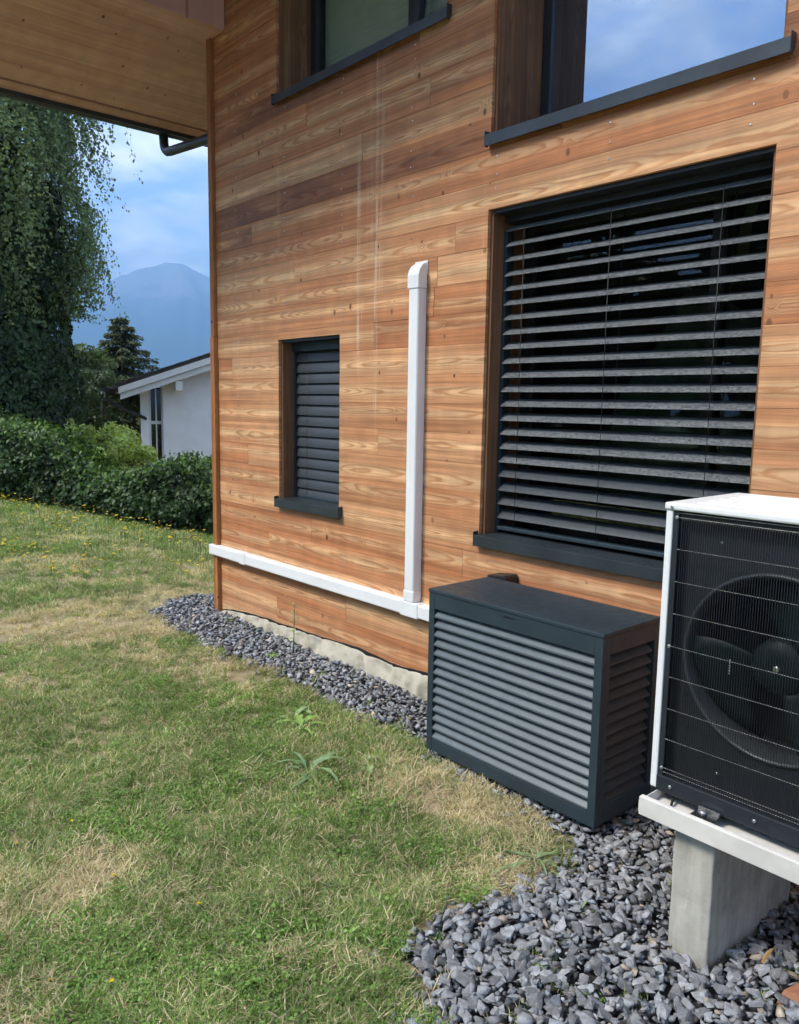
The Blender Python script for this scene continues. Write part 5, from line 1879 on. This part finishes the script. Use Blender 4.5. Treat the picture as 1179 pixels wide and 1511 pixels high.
# bare twiggy shrub
p = at(190, 640, 21.8)
root = empty('twiggy_shrub', (p.x, p.y, gz2(p)), 'bare twiggy brown shrub beside the white house downpipe', 'shrub')
tw = MB()
for i in range(70):
    a = random.uniform(0, 6.28); q = Vector((p.x, p.y, gz2(p))); pts = [q]
    d = Vector((math.cos(a) * .45, math.sin(a) * .45, 1)).normalized()
    for k in range(6):
        d = (d + Vector((random.gauss(0, .22), random.gauss(0, .22), random.gauss(0, .12)))).normalized(); q = q + d * random.uniform(.28, .52); pts.append(q)
    tw.tube(pts, [.022, .018, .014, .010, .008, .006, .004], 4)
tw.build('twigs', plain('grey_brown_twigs', (.16, .125, .095), .9), root, fixn=False)

# trees that stand behind the photographer and show only as reflections in the panes
for i, (x, y, hgt) in enumerate(((-14, -17, 7.9), (-10.5, -18.5, 8.5), (-7, -17.5, 7.7), (-3.5, -18.5, 8.3), (0, -17.5, 7.6), (-17.5, -16, 7.9), (3.5, -18, 8.2))):
    bushy_tree('garden_tree', 'garden tree behind the photographer, seen only as a window reflection', (x, y, float(ground_z(x, y))), 2.3, hgt * .44, hgt * .47, 7500, (.045, .065, .022), .36)['group'] = 'trees reflected in the windows'

# ------------------------------------------------------------------ neighbouring house
NP = Vector((-18.147, 5.407, 0)); NA_ = Vector((.42, .907, 0)); NW = Vector((-.907, .42, 0))
nroot = empty('neighbour_house', NP + Vector((0, 0, -1.2)), 'white rendered house with low dark roof behind the hedge', 'house')


def nb(u0, u1, w0, w1, z0, z1, name, mat, par=None, zz=None):
    """box in the neighbour's frame; zz: optional (zbottom_at_u0, ztop_at_u0, zbottom_at_u1, ztop_at_u1)"""
    b0, t0, b1, t1 = zz if zz else (z0, z1, z0, z1)
    P = lambda u, w, z: NP + NA_ * u + NW * w + Vector((0, 0, z))
    pts = [P(u0, w0, b0), P(u1, w0, b1), P(u1, w1, b1), P(u0, w1, b0), P(u0, w0, t0), P(u1, w0, t1), P(u1, w1, t1), P(u0, w1, t0)]
    return MB().poly(pts, [(0, 3, 2, 1), (4, 5, 6, 7), (0, 1, 5, 4), (1, 2, 6, 5), (2, 3, 7, 6), (3, 0, 4, 7)]).build(name, mat, par or nroot)


rs = .358                                   # roof slope
rt = lambda u: 2.00 + (u + 1.0) * rs        # roof top
UE = 6.0
P3 = lambda u, w, z: NP + NA_ * u + NW * w + Vector((0, 0, z))
# gable wall
pts = [P3(0, .55, -1.4), P3(2 * UE - .2, .55, -1.4), P3(2 * UE - .2, .55, rt(0) - .30), P3(UE, .55, rt(UE) - .30), P3(0, .55, rt(0) - .30)]
pts2 = [q + NW * 8 for q in pts]
MB().poly(pts + pts2, [(0, 1, 2, 3, 4), (9, 8, 7, 6, 5), (0, 5, 6, 1), (1, 6, 7, 2), (2, 7, 8, 3), (3, 8, 9, 4), (4, 9, 5, 0)]).build('wall', M['render'], nroot)
nb(-.53, -.33, .62, .85, -1.4, rt(-.5) - .28, 'pillar', M['render'])
# corner glazing between pillar and wall
gw = nb(-.33, -.0, .74, .78, 1.04, 1.12, 'window', M['white_wood'])
nb(-.33, -.285, .735, .785, -1.2, 1.95, 'frame', M['white_wood'], gw); nb(-.045, -.002, .735, .785, -1.2, 1.95, 'frame', M['white_wood'], gw)
nb(-.18, -.145, .738, .782, -1.2, 1.95, 'mullion', M['white_wood'], gw)
nb(-.285, -.18, .755, .762, 1.12, 1.9, 'pane', M['glass_far'], gw); nb(-.145, -.045, .755, .762, 1.12, 1.9, 'pane', M['glass_far'], gw)
nb(-.285, -.18, .755, .762, -1.2, 1.04, 'pane', M['glass_far'], gw); nb(-.145, -.045, .755, .762, -1.2, 1.04, 'pane', M['glass_far'], gw)
nb(-.34, -.0, 1.6, 1.65, -1.2, 1.95, 'room_lining', M['interior'], gw)
# roof slabs, barge boards, purlin end
roofn = nb(-1.15, UE, -.05, 9.0, 0, 0, 'roof', M['roof_tile'], zz=(rt(-1.15) - .085, rt(-1.15), rt(UE) - .085, rt(UE)))
nb(UE, 2 * UE + 1.15, -.05, 9.0, 0, 0, 'roof_slope', M['roof_tile'], roofn, zz=(rt(UE) - .085, rt(UE), rt(-1.15) - .085, rt(-1.15)))
nb(-.985, UE, -.085, -.052, 0, 0, 'barge_board', M['white_wood'], roofn, zz=(rt(-.985) - .235, rt(-.985) - .085, rt(UE) - .235, rt(UE) - .085))
nb(-.955, UE, -.02, .05, 0, 0, 'barge_board', M['white_wood'], roofn, zz=(rt(-.955) - .385, rt(-.955) - .24, rt(UE) - .385, rt(UE) - .24))
nb(-1.0, UE, .052, .548, 0, 0, 'soffit', M['white_wood'], roofn, zz=(rt(-1.0) - .16, rt(-1.0) - .09, rt(UE) - .16, rt(UE) - .09))
nb(.31, .47, -.02, .548, 1.87, 2.09, 'purlin_end', M['white_wood'], roofn)
# tiles along the verge
for i in range(20):
    u = -1.05 + i * .34
    if u > UE - .2: break
    nb(u, u + .37, -.09, .25, 0, 0, 'tile', M['roof_tile'], roofn, zz=(rt(u) + .002, rt(u) + .028, rt(u + .37) + .002, rt(u + .37) + .020))
gt = MB()
gt.tube([P3(-1.26, -.1, 1.86), P3(-1.26, 9, 1.86)], .075, 8)
gt.build('gutter', M['black'], roofn, fixn=False)
MB().tube([P3(-1.28, .05, 1.84), P3(-1.26, .05, 1.66), P3(-1.18, .1, 1.56), P3(-.9, .25, 1.42), P3(-.45, .60, 1.20), P3(-.36, .70, 1.14)], .042, 8).build('downpipe', M['black'], nroot, fixn=False)
nb(-.66, -.54, .60, .74, .55, .72, 'wall_lamp', M['black'])

# ------------------------------------------------------------------ haze
hz = NT('haze')
pv = hz.node('ShaderNodeVolumePrincipled')
pv.inputs['Color'].default_value = (0.30, 0.58, 1.0, 1)
pv.inputs['Density'].default_value = 2.8e-4
pv.inputs['Anisotropy'].default_value = 0.0
hz.l.new(pv.outputs[0], hz.out.inputs['Volume'])
zmin = -140.0
o = MB().box(-13500, 13500, -13500, 13500, zmin, 1380.0).build('haze', hz.m, None, fixn=True)
tag(o, 'thin bluish air haze over the whole valley', 'haze', kind='stuff')
